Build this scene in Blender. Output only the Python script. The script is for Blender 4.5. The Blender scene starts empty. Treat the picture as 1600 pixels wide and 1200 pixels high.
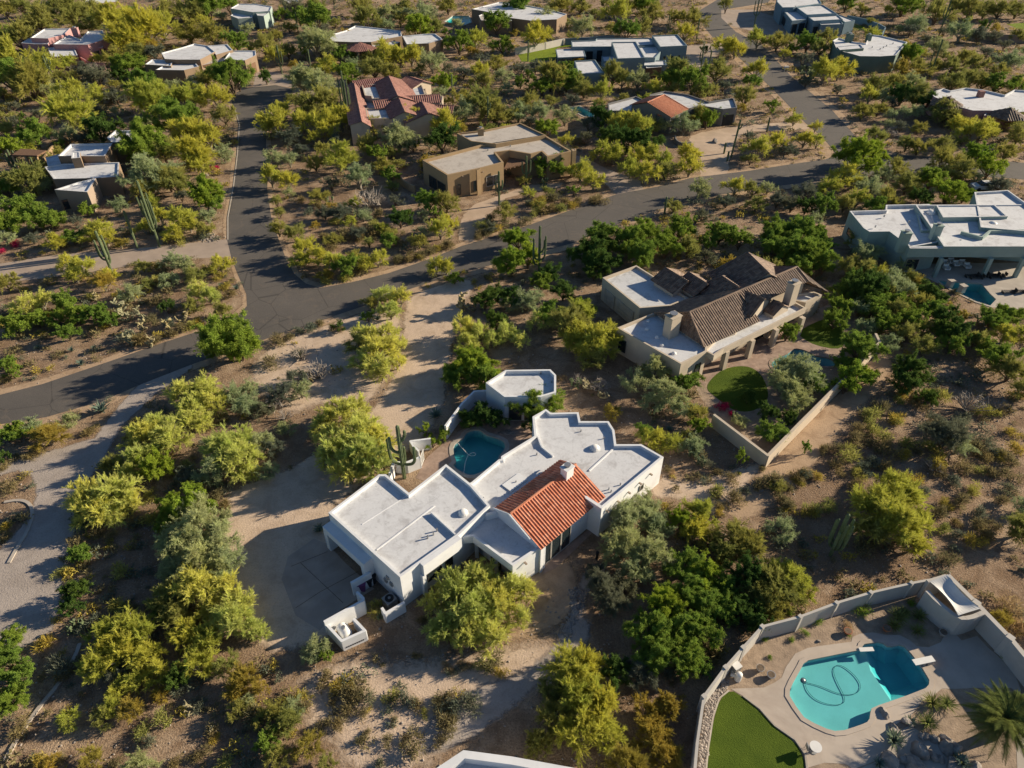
import bpy, math, random
import numpy as np
from mathutils import Vector, Matrix
from mathutils.geometry import delaunay_2d_cdt
random.seed(7); np.random.seed(7)
R_ = math.radians
sc = bpy.context.scene
C = sc.collection
# ---------------------------------------------------------------- camera
CAM_H, CAM_F, PITCH = 52.0, 1100.0, 39.0
cam = bpy.data.cameras.new('camera'); camo = bpy.data.objects.new('camera', cam); C.objects.link(camo)
cam.sensor_width = 36; cam.lens = 36*CAM_F/1600; cam.clip_end = 5000; cam.clip_start = 0.5
camo.location = (0, 0, CAM_H); camo.rotation_euler = (R_(90-PITCH), 0, 0)
sc.camera = camo
# ---------------------------------------------------------------- sky, sun, exposure
SUN_AZ, SUN_EL = 17.0, 20.0          # azimuth from +X towards +Y
w = bpy.data.worlds.new('World'); sc.world = w; w.use_nodes = True
nt = w.node_tree; bg = nt.nodes['Background']
sky = nt.nodes.new('ShaderNodeTexSky'); sky.sky_type = 'NISHITA'; sky.sun_disc = False
sky.sun_elevation = R_(SUN_EL); sky.sun_rotation = R_(90-SUN_AZ); sky.air_density = 1.0; sky.dust_density = 0.4; sky.ozone_density = 4.0
nt.links.new(sky.outputs[0], bg.inputs[0]); bg.inputs[1].default_value = 0.052
sl = bpy.data.lights.new('sun', 'SUN'); sl.energy = 5.0; sl.angle = R_(0.53); sl.color = (1.0, 0.84, 0.62)
so = bpy.data.objects.new('sun', sl); C.objects.link(so); so.location = (60, 30, 80)
so.rotation_euler = (R_(90-SUN_EL), 0, R_(90+SUN_AZ))
sc.view_settings.view_transform = 'Standard'; sc.view_settings.look = 'None'
sc.view_settings.exposure = 0.88; sc.view_settings.gamma = 1.0
sc.render.engine = 'CYCLES'
cy = sc.cycles
cy.max_bounces = 6; cy.diffuse_bounces = 3; cy.glossy_bounces = 2; cy.transmission_bounces = 4; cy.transparent_max_bounces = 12
cy.caustics_reflective = False; cy.caustics_refractive = False
cy.sample_clamp_indirect = 2.5; cy.use_denoising = True; cy.denoising_prefilter = 'ACCURATE'; cy.denoiser = 'OPENIMAGEDENOISE'; cy.denoising_input_passes = 'RGB_ALBEDO_NORMAL'
# ---------------------------------------------------------------- measuring: photograph pixel -> point in the place
_p = R_(PITCH)
def P(x, y, z=0.0):
    dx = (x-800)/CAM_F; dy = -(y-600)/CAM_F
    d = (dx, math.cos(_p)+dy*math.sin(_p), -math.sin(_p)+dy*math.cos(_p))
    t = (z-CAM_H)/d[2]
    return Vector((d[0]*t, d[1]*t, z))
def ppm(x, y):                       # photo pixels per metre at a ground point
    g = P(x, y); return CAM_F/ (g.y*math.cos(_p)+CAM_H*math.sin(_p))
def img(v):                          # world -> photo pixel
    dz = v[2]-CAM_H
    f = v[1]*math.cos(_p)-dz*math.sin(_p); u = v[1]*math.sin(_p)+dz*math.cos(_p)
    return 800+CAM_F*v[0]/f, 600-CAM_F*u/f
def Z(ox, oy, s, pts): return [(ox+s*a, oy+s*b) for a, b in pts]
def G(pts, z=0.0): return [P(x, y, z) for x, y in pts]
# ---------------------------------------------------------------- materials
def new_mat(name):
    m = bpy.data.materials.new(name); m.use_nodes = True
    return m, m.node_tree, m.node_tree.nodes['Principled BSDF']
def N(nt, t, **k):
    n = nt.nodes.new(t)
    for a, b in k.items():
        if a in n.inputs: n.inputs[a].default_value = b
        else: setattr(n, a, b)
    return n
def rgb(c): return (c[0], c[1], c[2], 1.0)
def ramp(nt, fac, stops):
    r = nt.nodes.new('ShaderNodeValToRGB'); e = r.color_ramp.elements
    while len(e) < len(stops): e.new(0.5)
    for i, (p, c) in enumerate(stops): e[i].position = p; e[i].color = rgb(c)
    nt.links.new(fac, r.inputs[0]); return r.outputs[0]
def mixc(nt, f, a, b, mode='MIX'):
    m = nt.nodes.new('ShaderNodeMix'); m.data_type = 'RGBA'; m.blend_type = mode
    for s, v in ((0, f), (6, a), (7, b)):
        if hasattr(v, 'type') and hasattr(v, 'node'): nt.links.new(v, m.inputs[s])
        else: m.inputs[s].default_value = v if s == 0 else rgb(v)
    return m.outputs[2]
def coords(nt, scale=1.0):
    t = nt.nodes.new('ShaderNodeNewGeometry'); mp = nt.nodes.new('ShaderNodeMapping')
    mp.inputs['Scale'].default_value = (scale,)*3 if not isinstance(scale, tuple) else scale
    nt.links.new(t.outputs['Position'], mp.inputs[0]); return mp.outputs[0]
def noise(nt, co, scale, detail=4, rough=.55, dist=0.0):
    n = N(nt, 'ShaderNodeTexNoise'); n.inputs['Scale'].default_value = scale; n.inputs['Detail'].default_value = detail
    n.inputs['Roughness'].default_value = rough; n.inputs['Distortion'].default_value = dist
    nt.links.new(co, n.inputs['Vector']); return n.outputs[0]
def bump(nt, bs, h, strength=.5, dist=.05):
    b = nt.nodes.new('ShaderNodeBump'); b.inputs['Strength'].default_value = strength; b.inputs['Distance'].default_value = dist
    nt.links.new(h, b.inputs['Height']); nt.links.new(b.outputs[0], bs.inputs['Normal'])
_mats = {}
def plain(name, col, rough=.8, var=.12, scale=1.2, bmp=.0, metal=0.0, spec=.3, stain=None, bscale=18):
    if name in _mats: return _mats[name]
    m, nt, bs = new_mat(name); co = coords(nt)
    n1 = noise(nt, co, scale, 6, .6)
    lo = tuple(c*(1-var*1.6) for c in col); hi = tuple(min(.9, c*(1+var)) for c in col)
    c = ramp(nt, n1, [(.3, lo), (.7, hi)])
    if stain:
        n2 = noise(nt, co, scale*.35, 5, .7, .6)
        f = ramp(nt, n2, [(.52, (0, 0, 0)), (.68, (1, 1, 1))])
        c = mixc(nt, f, c, stain)
    nt.links.new(c, bs.inputs['Base Color']); bs.inputs['Roughness'].default_value = rough
    bs.inputs['Metallic'].default_value = metal; bs.inputs['Specular IOR Level'].default_value = spec
    if bmp: bump(nt, bs, noise(nt, co, bscale, 3), bmp, .04)
    _mats[name] = m; return m
def stucco(name, col):
    return plain(name, col, .9, .04, .9, .06, stain=tuple(c*.86 for c in col), bscale=5)
M = {}
M['white'] = stucco('white_stucco', (.69, .71, .73))
M['cream'] = stucco('cream_stucco', (.50, .43, .34))
M['tan'] = stucco('tan_stucco', (.33, .235, .135))
M['brown'] = stucco('brown_stucco', (.24, .175, .12))
M['pink'] = stucco('pink_stucco', (.42, .235, .235))
M['pale_green'] = stucco('pale_green_stucco', (.29, .37, .34))
M['slate'] = stucco('slate_stucco', (.17, .23, .26))
M['blue_grey'] = stucco('blue_grey_stucco', (.16, .24, .29))
M['green_grey'] = stucco('green_grey_stucco', (.12, .17, .14))
M['grey_w'] = stucco('grey_stucco', (.17, .17, .17))
M['taupe'] = stucco('taupe_stucco', (.30, .24, .19))
M['wallw'] = stucco('yard_wall_stucco', (.46, .44, .41))
def roofmat(name, col, st):
    m, nt, bs = new_mat(name); co = coords(nt)
    a = noise(nt, co, .55, 8, .68, .5); b = noise(nt, co, 5.0, 5, .7)
    c = ramp(nt, a, [(.36, st), (.48, col), (.75, tuple(min(.88, x*1.1) for x in col))])
    c = mixc(nt, .22, c, ramp(nt, b, [(.3, tuple(x*.6 for x in col)), (.62, col)]))
    v = N(nt, 'ShaderNodeTexVoronoi'); v.feature = 'DISTANCE_TO_EDGE'; v.inputs['Scale'].default_value = .22
    nt.links.new(co, v.inputs['Vector'])
    c = mixc(nt, ramp(nt, v.outputs['Distance'], [(.0, (.22,)*3), (.015, (0, 0, 0))]), c, tuple(x*.62 for x in col))
    n3 = noise(nt, co, 1.7, 7, .75, 1.2)
    c = mixc(nt, ramp(nt, n3, [(.53, (0, 0, 0)), (.68, (.8,)*3)]), c, tuple(x*.66 for x in col))
    nt.links.new(c, bs.inputs['Base Color']); bs.inputs['Roughness'].default_value = .85
    bump(nt, bs, b, .25, .03); return m
M['roof'] = roofmat('white_roof_coating', (.60, .615, .635), (.43, .43, .44))
M['roof_b'] = roofmat('aged_roof_coating', (.54, .555, .57), (.35, .355, .36))
M['roof_t'] = roofmat('tan_roof_coating', (.46, .42, .37), (.33, .29, .25))
def tilemat(name, cols, j):
    m, nt, bs = new_mat(name); uv = N(nt, 'ShaderNodeUVMap')
    wn = N(nt, 'ShaderNodeTexWhiteNoise'); wn.noise_dimensions = '2D'
    fl = nt.nodes.new('ShaderNodeVectorMath'); fl.operation = 'FLOOR'
    nt.links.new(uv.outputs[0], fl.inputs[0]); nt.links.new(fl.outputs[0], wn.inputs['Vector'])
    c = ramp(nt, wn.outputs['Value'], [(0, cols[0]), (.35, cols[1]), (.75, cols[2]), (1, cols[3])])
    n = noise(nt, coords(nt), 1.1, 6, .7)
    c = mixc(nt, ramp(nt, n, [(.5, (0, 0, 0)), (.72, (j,)*3)]), c, tuple(x*.45 for x in cols[1]))
    nt.links.new(c, bs.inputs['Base Color']); bs.inputs['Roughness'].default_value = .75
    sp = nt.nodes.new('ShaderNodeSeparateXYZ'); nt.links.new(uv.outputs[0], sp.inputs[0])
    fr = nt.nodes.new('ShaderNodeMath'); fr.operation = 'FRACT'; nt.links.new(sp.outputs['Y'], fr.inputs[0])
    bump(nt, bs, fr.outputs[0], .8, .06); return m
M['tile_o'] = tilemat('orange_clay_tile', [(.38, .12, .06), (.52, .175, .09), (.60, .27, .165), (.45, .14, .07)], .5)
M['tile_r'] = tilemat('red_clay_tile', [(.21, .095, .078), (.27, .125, .10), (.32, .165, .135), (.19, .085, .07)], .5)
M['tile_b'] = tilemat('brown_concrete_tile', [(.10, .062, .045), (.155, .10, .07), (.24, .165, .115), (.09, .06, .05)], .7)
M['tile_oo'] = tilemat('faded_orange_tile', [(.42, .15, .075), (.47, .175, .09), (.50, .20, .11), (.40, .14, .07)], .4)
def glassmat():
    m, nt, bs = new_mat('window_glass'); bs.inputs['Base Color'].default_value = (.02, .03, .035, 1)
    bs.inputs['Roughness'].default_value = .08; bs.inputs['Specular IOR Level'].default_value = .8; return m
M['glass'] = glassmat()
M['frame'] = plain('window_frame', (.40, .38, .35), .6)
M['frame_d'] = plain('dark_frame', (.06, .055, .05), .6)
M['door'] = plain('door_panel', (.42, .37, .31), .7)
M['wood'] = plain('weathered_wood', (.17, .10, .06), .8, .25, 4)
M['dark'] = plain('dark_opening', (.03, .03, .03), .9)
M['metal'] = plain('dull_metal', (.35, .36, .37), .45, .1, 3, metal=.7)
M['bark'] = plain('desert_bark', (.16, .12, .085), .95, .3, 5, .6)
M['bark_g'] = plain('pale_bark', (.30, .27, .21), .95, .25, 5, .5)
M['dead'] = plain('bare_grey_twigs', (.34, .30, .26), .95, .25, 3)
M['rock'] = plain('boulder_stone', (.30, .27, .24), .9, .25, 1.6, .9, stain=(.18, .15, .13), bscale=5)
M['rock_b'] = plain('river_stone', (.33, .29, .26), .9, .35, 3, .6)
M['conc'] = plain('concrete', (.42, .38, .33), .9, .1, .7, .2, stain=(.34, .30, .26))
M['conc_d'] = plain('driveway_concrete', (.40, .325, .265), .9, .14, .5, .2, stain=(.34, .28, .23))
M['deck'] = plain('pool_deck', (.46, .40, .34), .9, .08, .5, .15, stain=(.38, .32, .27))
M['flag'] = plain('flagstone', (.34, .25, .20), .9, .2, 1.4, .3, stain=(.25, .17, .13))
M['white_metal'] = plain('white_paint', (.72, .72, .70), .4, .04, 2)
M['purple'] = plain('purple_plastic', (.16, .05, .14), .5, .05)
M['black'] = plain('black_plastic', (.02, .02, .022), .5, .05)
M['saguaro'] = plain('saguaro_skin', (.13, .17, .085), .8, .2, 3)
M['terracotta'] = plain('terracotta', (.35, .14, .07), .8)
M['sail'] = plain('shade_sail_cloth', (.62, .62, .60), .9, .06, 1)
M['sand_path'] = plain('graded_sand', (.47, .36, .265), .95, .13, .35, .5, stain=(.38, .28, .20), bscale=6)
M['grade'] = plain('driveway_grit', (.36, .29, .235), .95, .1, .4, .35, stain=(.31, .245, .20), bscale=7)
M['yard'] = plain('yard_gravel', (.34, .26, .19), .95, .2, 1.5, .9, stain=(.25, .19, .14), bscale=7)
def groundmat():
    m, nt, bs = new_mat('desert_soil'); co = coords(nt)
    a = noise(nt, co, .035, 6, .6, .4); b = noise(nt, co, .45, 8, .68, .8); c3 = noise(nt, co, 6.0, 4, .7)
    base = ramp(nt, a, [(.35, (.27, .19, .13)), (.5, (.37, .27, .185)), (.65, (.46, .345, .24))])
    lit = ramp(nt, b, [(.40, (1, 1, 1)), (.60, (0, 0, 0))])
    c = mixc(nt, lit, base, (.23, .155, .10))
    d4 = noise(nt, co, .16, 6, .7, 1.5)
    c = mixc(nt, ramp(nt, d4, [(.54, (0, 0, 0)), (.68, (.7,)*3)]), c, (.48, .37, .27))
    c = mixc(nt, ramp(nt, c3, [(.36, (.65,)*3), (.52, (0, 0, 0))]), c, (.15, .11, .08))
    v = N(nt, 'ShaderNodeTexVoronoi'); v.inputs['Scale'].default_value = 3.4; nt.links.new(co, v.inputs['Vector'])
    c = mixc(nt, ramp(nt, v.outputs['Distance'], [(.10, (.5,)*3), (.2, (0, 0, 0))]), c, (.50, .41, .32))
    nt.links.new(c, bs.inputs['Base Color']); bs.inputs['Roughness'].default_value = .97; bs.inputs['Specular IOR Level'].default_value = .1
    ad = nt.nodes.new('ShaderNodeMath'); ad.operation = 'ADD'; nt.links.new(b, ad.inputs[0]); nt.links.new(c3, ad.inputs[1])
    bump(nt, bs, ad.outputs[0], .9, .22); return m
M['ground'] = groundmat()
def softmat(name, col, dark):
    m, nt, bs = new_mat(name); co = coords(nt); out = nt.nodes['Material Output']
    a = noise(nt, co, .5, 7, .66, .6); b = noise(nt, co, 6.0, 4, .7)
    c = ramp(nt, a, [(.32, dark), (.52, col), (.72, tuple(min(.9, x*1.12) for x in col))])
    c = mixc(nt, ramp(nt, b, [(.34, (.5,)*3), (.50, (0, 0, 0))]), c, tuple(x*.62 for x in col))
    nt.links.new(c, bs.inputs['Base Color']); bs.inputs['Roughness'].default_value = .97; bs.inputs['Specular IOR Level'].default_value = .1
    bump(nt, bs, b, .6, .08)
    at = N(nt, 'ShaderNodeAttribute'); at.attribute_name = 'cover'; n = noise(nt, co, 1.3, 6, .7, .8)
    ad = N(nt, 'ShaderNodeMath'); ad.operation = 'ADD'; nt.links.new(at.outputs['Fac'], ad.inputs[0]); nt.links.new(n, ad.inputs[1])
    f = ramp(nt, ad.outputs[0], [(.82, (0, 0, 0)), (1.12, (1, 1, 1))])
    ad2 = N(nt, 'ShaderNodeMath'); ad2.operation = 'MULTIPLY'; ad2.inputs[1].default_value = .5; nt.links.new(ad.outputs[0], ad2.inputs[0])
    f = ramp(nt, ad2.outputs[0], [(.40, (0, 0, 0)), (.56, (1, 1, 1))])
    tr = N(nt, 'ShaderNodeBsdfTransparent'); mx = N(nt, 'ShaderNodeMixShader'); nt.links.new(f, mx.inputs[0]); nt.links.new(tr.outputs[0], mx.inputs[1]); nt.links.new(bs.outputs[0], mx.inputs[2]); nt.links.new(mx.outputs[0], out.inputs[0]); return m
M['soft_sand'] = softmat('soft_pale_sand', (.54, .425, .325), (.42, .32, .235))
M['soft_grit'] = softmat('soft_driveway_grit', (.37, .325, .29), (.30, .26, .23))
M['soft_soil'] = softmat('soft_verge_soil', (.42, .305, .205), (.29, .20, .13))
def asphalt():
    m, nt, bs = new_mat('worn_asphalt'); co = coords(nt)
    a = noise(nt, co, .09, 6, .6, .5); b = noise(nt, co, 9, 3, .7)
    c = ramp(nt, a, [(.35, (.072, .066, .060)), (.6, (.105, .094, .084)), (.75, (.135, .118, .10))])
    c = mixc(nt, .35, c, ramp(nt, b, [(.35, (.05, .047, .045)), (.65, (.15, .135, .12))]))
    v = N(nt, 'ShaderNodeTexVoronoi'); v.feature = 'DISTANCE_TO_EDGE'; v.inputs['Scale'].default_value = .16; nt.links.new(co, v.inputs['Vector'])
    c = mixc(nt, ramp(nt, v.outputs['Distance'], [(0, (.8,)*3), (.009, (0, 0, 0))]), c, (.032, .030, .028))
    w5 = noise(nt, co, .35, 5, .75, 2.0)
    c = mixc(nt, ramp(nt, w5, [(.55, (0, 0, 0)), (.64, (.55,)*3)]), c, (.13, .108, .088))
    nt.links.new(c, bs.inputs['Base Color']); bs.inputs['Roughness'].default_value = .9
    bump(nt, bs, b, .3, .02); return m
M['asphalt'] = asphalt()
def grassmat(name, a, b):
    m, nt, bs = new_mat(name); co = coords(nt)
    n1 = noise(nt, co, .5, 4); n2 = noise(nt, co, 14, 3)
    c = ramp(nt, n1, [(.35, a), (.65, b)]); c = mixc(nt, .4, c, ramp(nt, n2, [(.3, tuple(x*.5 for x in a)), (.7, b)]))
    nt.links.new(c, bs.inputs['Base Color']); bs.inputs['Roughness'].default_value = .95; bs.inputs['Specular IOR Level'].default_value = .1
    bump(nt, bs, n2, .8, .08); return m
M['lawn'] = grassmat('lawn_turf', (.06, .10, .012), (.09, .135, .016))
M['lawn_b'] = grassmat('bright_turf', (.16, .22, .02), (.20, .26, .03))
def leafmat(name, col, trans=.35, var=.25):
    m, nt, bs = new_mat(name); nt.nodes.remove(bs); out = nt.nodes['Material Output']
    oi = N(nt, 'ShaderNodeObjectInfo'); co = nt.nodes.new('ShaderNodeTexCoord')
    n1 = noise(nt, co.outputs['Object'], 3.0, 3)
    lo = (col[0]*(1-var*.7), col[1]*(1-var), col[2]*(1-var)); hi = (col[0]*(1+var*1.2), col[1]*(1+var), col[2]*(1+var*.6))
    c = ramp(nt, n1, [(.32, lo), (.68, hi)])
    t = ramp(nt, oi.outputs['Random'], [(0, (.80, .88, .9)), (.5, (1, 1, 1)), (1, (1.05, 1.0, .85))])
    c = mixc(nt, 1.0, c, t, 'MULTIPLY')
    d = N(nt, 'ShaderNodeBsdfDiffuse'); tr = N(nt, 'ShaderNodeBsdfTranslucent'); mx = N(nt, 'ShaderNodeMixShader')
    nt.links.new(c, d.inputs[0]); nt.links.new(c, tr.inputs[0]); mx.inputs[0].default_value = trans
    nt.links.new(d.outputs[0], mx.inputs[1]); nt.links.new(tr.outputs[0], mx.inputs[2]); nt.links.new(mx.outputs[0], out.inputs[0])
    return m
LEAF = {'p': leafmat('palo_verde_leaf', (.50, .53, .11)), 'q': leafmat('pale_palo_verde_leaf', (.60, .65, .20)), 'n': leafmat('palm_leaf', (.13, .17, .055)),
        'o': leafmat('olive_leaf', (.35, .37, .115)),
        'm': leafmat('mesquite_leaf', (.21, .32, .062)), 'b': leafmat('bright_leaf', (.27, .38, .055)),
        'd': leafmat('dark_leaf', (.10, .175, .045)), 'g': leafmat('grey_green_leaf', (.38, .45, .245)),
        'a': leafmat('amber_leaf', (.42, .36, .085)), 's': leafmat('brittle_shrub_leaf', (.24, .215, .115)),
        't': leafmat('dry_grass_leaf', (.42, .32, .18)), 'c': leafmat('cholla_spines', (.40, .38, .25)),
        'v': leafmat('agave_leaf', (.17, .24, .20)), 'f': leafmat('magenta_flower', (.45, .03, .12)),
        'y': leafmat('yucca_leaf', (.22, .26, .09)), 'x': M['dead'], 'h': leafmat('sage_leaf', (.17, .20, .15))}
# ---------------------------------------------------------------- mesh builder
class MB:
    def __init__(s): s.v = []; s.f = []; s.m = []; s.uv = None
    def add(s, vs, fs, mi=0):
        o = len(s.v); s.v += [tuple(v) for v in vs]; s.f += [tuple(i+o for i in f) for f in fs]; s.m += [mi]*len(fs); return s
    def box(s, c, size, rz=0.0, mi=0, tilt=None):
        x, y, z = [d/2 for d in size]; mt = Matrix.Rotation(rz, 3, 'Z')
        if tilt is not None: mt = tilt
        pts = [Vector(c)+mt@Vector((a*x, b*y, e*z)) for a, b, e in ((-1,-1,-1),(1,-1,-1),(1,1,-1),(-1,1,-1),(-1,-1,1),(1,-1,1),(1,1,1),(-1,1,1))]
        return s.add(pts, [(0,3,2,1),(4,5,6,7),(0,1,5,4),(1,2,6,5),(2,3,7,6),(3,0,4,7)], mi)
    def bar(s, a, b, th, z0, z1, mi=0, ext=0.0):      # upright slab between two plan points
        a = Vector((a[0], a[1], 0)); b = Vector((b[0], b[1], 0)); d = b-a; L = d.length
        c = (a+b)/2; return s.box((c.x, c.y, (z0+z1)/2), (L+2*ext, th, z1-z0), math.atan2(d.y, d.x), mi)
    def prism(s, poly, z0, z1, mi=0, bottom=False, top=True):
        p = [(q[0], q[1]) for q in poly]
        if area(p) < 0: p = p[::-1]
        n = len(p); o = [(x, y, z0) for x, y in p]+[(x, y, z1) for x, y in p]
        fs = [(i, (i+1) % n, (i+1) % n+n, i+n) for i in range(n)]
        s.add(o, fs, mi)
        if top: s.sheet(p, z1, mi)
        return s
    def sheet(s, poly, z, mi=0, holes=()):
        vs, fs = cdt(poly, holes); return s.add([(x, y, z) for x, y in vs], fs, mi)
    def tube(s, pts, rad, n=6, mi=0, cap=True):
        pts = [Vector(p) for p in pts]; rings = []
        for i, p in enumerate(pts):
            d = (pts[min(i+1, len(pts)-1)]-pts[max(i-1, 0)])
            if d.length < 1e-6: d = Vector((0, 0, 1))
            d.normalize(); a = d.cross(Vector((0, 1, .03)) if abs(d.y) < .9 else Vector((1, 0, 0))).normalized(); b = d.cross(a)
            r = rad[i] if hasattr(rad, '__len__') else rad
            rings.append([p+(a*math.cos(t*2*math.pi/n)+b*math.sin(t*2*math.pi/n))*r for t in range(n)])
        vs = [q for rg in rings for q in rg]; fs = []
        for i in range(len(pts)-1):
            for t in range(n):
                fs.append((i*n+t, i*n+(t+1) % n, (i+1)*n+(t+1) % n, (i+1)*n+t))
        if cap: fs.append(tuple((len(pts)-1)*n+t for t in range(n))); fs.append(tuple(reversed(range(n))))
        return s.add(vs, fs, mi)
    def dome(s, c, r, h, n=12, k=4, mi=0):
        vs = []; fs = []
        for j in range(k):
            a = j/k*math.pi/2
            vs += [(c[0]+r*math.cos(a)*math.cos(t*2*math.pi/n), c[1]+r*math.cos(a)*math.sin(t*2*math.pi/n), c[2]+h*math.sin(a)) for t in range(n)]
        vs.append((c[0], c[1], c[2]+h))
        for j in range(k-1):
            for t in range(n): fs.append((j*n+t, j*n+(t+1) % n, (j+1)*n+(t+1) % n, (j+1)*n+t))
        for t in range(n): fs.append(((k-1)*n+t, (k-1)*n+(t+1) % n, k*n))
        return s.add(vs, fs, mi)
    def build(s, name, mats, parent=None, org=None, smooth=False):
        if org is None: org = (0, 0, 0)
        me = bpy.data.meshes.new(name)
        me.from_pydata([(a-org[0], b-org[1], c-org[2]) for a, b, c in s.v], [], s.f)
        if not isinstance(mats, (list, tuple)): mats = [mats]
        for m in mats: me.materials.append(m)
        if len(mats) > 1: me.polygons.foreach_set('material_index', s.m)
        if smooth: me.polygons.foreach_set('use_smooth', [True]*len(me.polygons))
        if s.uv is not None:
            l = me.uv_layers.new(name='UVMap'); d = np.zeros(len(me.loops)*2, dtype=np.float32)
            vi = np.zeros(len(me.loops), dtype=np.int32); me.loops.foreach_get('vertex_index', vi)
            d[:] = np.array(s.uv, dtype=np.float32)[vi].ravel(); l.data.foreach_set('uv', d)
        o = bpy.data.objects.new(name, me); C.objects.link(o)
        if parent is not None: o.parent = parent
        else: o.location = org
        return o
def area(p): return sum(p[i][0]*p[(i+1) % len(p)][1]-p[(i+1) % len(p)][0]*p[i][1] for i in range(len(p)))/2
def inside(x, y, poly):
    r = False; n = len(poly); j = n-1
    for i in range(n):
        xi, yi = poly[i][0], poly[i][1]; xj, yj = poly[j][0], poly[j][1]
        if (yi > y) != (yj > y) and x < (xj-xi)*(y-yi)/(yj-yi)+xi: r = not r
        j = i
    return r
def cdt(poly, holes=()):
    vs = []; es = []
    for pl in [poly]+list(holes):
        o = len(vs); vs += [Vector((q[0], q[1])) for q in pl]; es += [(o+i, o+(i+1) % len(pl)) for i in range(len(pl))]
    r = delaunay_2d_cdt(vs, es, [], 0, 1e-5)
    out = []
    for f in r[2]:
        cx = sum(r[0][i].x for i in f)/len(f); cy_ = sum(r[0][i].y for i in f)/len(f)
        if inside(cx, cy_, poly) and not any(inside(cx, cy_, h) for h in holes):
            a = sum((r[0][f[i]].x*r[0][f[(i+1) % len(f)]].y-r[0][f[(i+1) % len(f)]].x*r[0][f[i]].y) for i in range(len(f)))
            out.append(tuple(f) if a > 0 else tuple(reversed(f)))
    return [(v.x, v.y) for v in r[0]], out
def inset(poly, d):
    p = [Vector((q[0], q[1])) for q in poly]; sg = 1 if area(p) > 0 else -1; n = len(p); out = []
    for i in range(n):
        a, b, c = p[i-1], p[i], p[(i+1) % n]
        e1 = (b-a).normalized(); e2 = (c-b).normalized()
        n1 = Vector((-e1.y, e1.x))*sg; n2 = Vector((-e2.y, e2.x))*sg
        k = 1+n1.dot(n2)
        out.append(b+(n1+n2)*d/max(k, .35))
    return out
def smooth_poly(pts, it=2):
    for _ in range(it):
        q = []
        for i in range(len(pts)):
            a = pts[i]; b = pts[(i+1) % len(pts)]
            q += [(a[0]*.75+b[0]*.25, a[1]*.75+b[1]*.25), (a[0]*.25+b[0]*.75, a[1]*.25+b[1]*.75)]
        pts = q
    return pts
def smooth_line(pts, it=2):
    for _ in range(it):
        q = [pts[0]]
        for a, b in zip(pts, pts[1:]):
            q += [(a[0]*.75+b[0]*.25, a[1]*.75+b[1]*.25), (a[0]*.25+b[0]*.75, a[1]*.25+b[1]*.75)]
        pts = q+[pts[-1]]
    return pts
def jag(world, step=.7, amp=.22, seed=1):
    rs = random.Random(seed); out = []
    for i in range(len(world)):
        a, b = world[i], world[(i+1) % len(world)]; L = math.hypot(b[0]-a[0], b[1]-a[1]); k = max(1, int(L/step))
        for j in range(k):
            t = j/k; out.append((a[0]+(b[0]-a[0])*t+rs.uniform(-amp, amp), a[1]+(b[1]-a[1])*t+rs.uniform(-amp, amp)))
    return out
def tag(o, label=None, cat=None, group=None, kind=None):
    if label: o['label'] = label
    if cat: o['category'] = cat
    if group: o['group'] = group
    if kind: o['kind'] = kind
    return o
def empty(name, loc, label=None, cat=None, group=None):
    o = bpy.data.objects.new(name, None); C.objects.link(o); o.location = loc; o.empty_display_size = .3
    return tag(o, label, cat, group)
# ================================================================ SETTING
AVOID = []                                   # plan polygons where nothing wild grows
# --- pools (holes in ground and decks)
zA = lambda pts: Z(1080, 880, .325, pts)     # lower right yard
zB = lambda pts: Z(640, 560, .1625, pts)     # courtyard pool
zC = lambda pts: Z(900, 340, .3125, pts)     # tile house
POOL1 = [(p.x, p.y) for p in G(zA([(532,500),(540,482),(562,468),(700,440),(818,417),(824,398),(832,390),(900,380),(925,386),(942,400),(965,402),(1000,393),(1025,400),(1062,442),(1110,505),(1144,562),(1142,585),(1126,602),(1040,636),(960,664),(900,684),(866,700),(860,725),(857,748),(845,765),(820,776),(780,790),(735,804),(690,808),(650,797),(590,770),(542,742),(505,692),(473,640),(474,612),(490,575)]))]
DEEP1 = [(p.x, p.y) for p in G(zA([(826,380),(905,370),(945,390),(1010,384),(1072,440),(1160,560),(1140,606),(968,650),(868,505),(850,430)]), -.2)]
POOL2 = [(p.x, p.y) for p in G(smooth_poly(zB([(420,840),(470,795),(520,770),(540,720),(600,690),(680,690),(730,735),(800,755),(900,790),(918,830),(915,880),(850,950),(850,1000),(640,1125),(540,1120),(410,1035),(455,1000),(425,930)]), 1))]
POOL3 = [(p.x, p.y) for p in G(smooth_poly(zC([(968,730),(1010,700),(1060,680),(1090,652),(1150,665),(1200,695),(1260,700),(1300,725),(1290,748),(1200,740),(1100,790),(1010,780)]), 2))]
POOL4 = [(p.x, p.y) for p in G(Z(1200,260,.25,[(1060,712),(1230,728),(1335,735),(1390,800),(1425,832),(1388,872),(1300,845),(1205,800),(1130,760)]))]
POOL5 = [(p.x, p.y) for p in G(Z(800,0,.25,[(350,672),(420,665),(520,712),(500,733),(450,728)]))]
POOL6 = [(p.x, p.y) for p in G(Z(400,0,.25,[(1180,135),(1230,100),(1330,100),(1345,140),(1290,160)]))]
POOLS = [POOL1, POOL2, POOL3, POOL4, POOL5, POOL6]
ext = 1600
g = MB(); g.sheet([(-ext, -60), (ext, -60), (ext, 2*ext), (-ext, 2*ext)], 0, holes=POOLS)
tag(g.build('ground', M['ground']), kind='structure')
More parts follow.
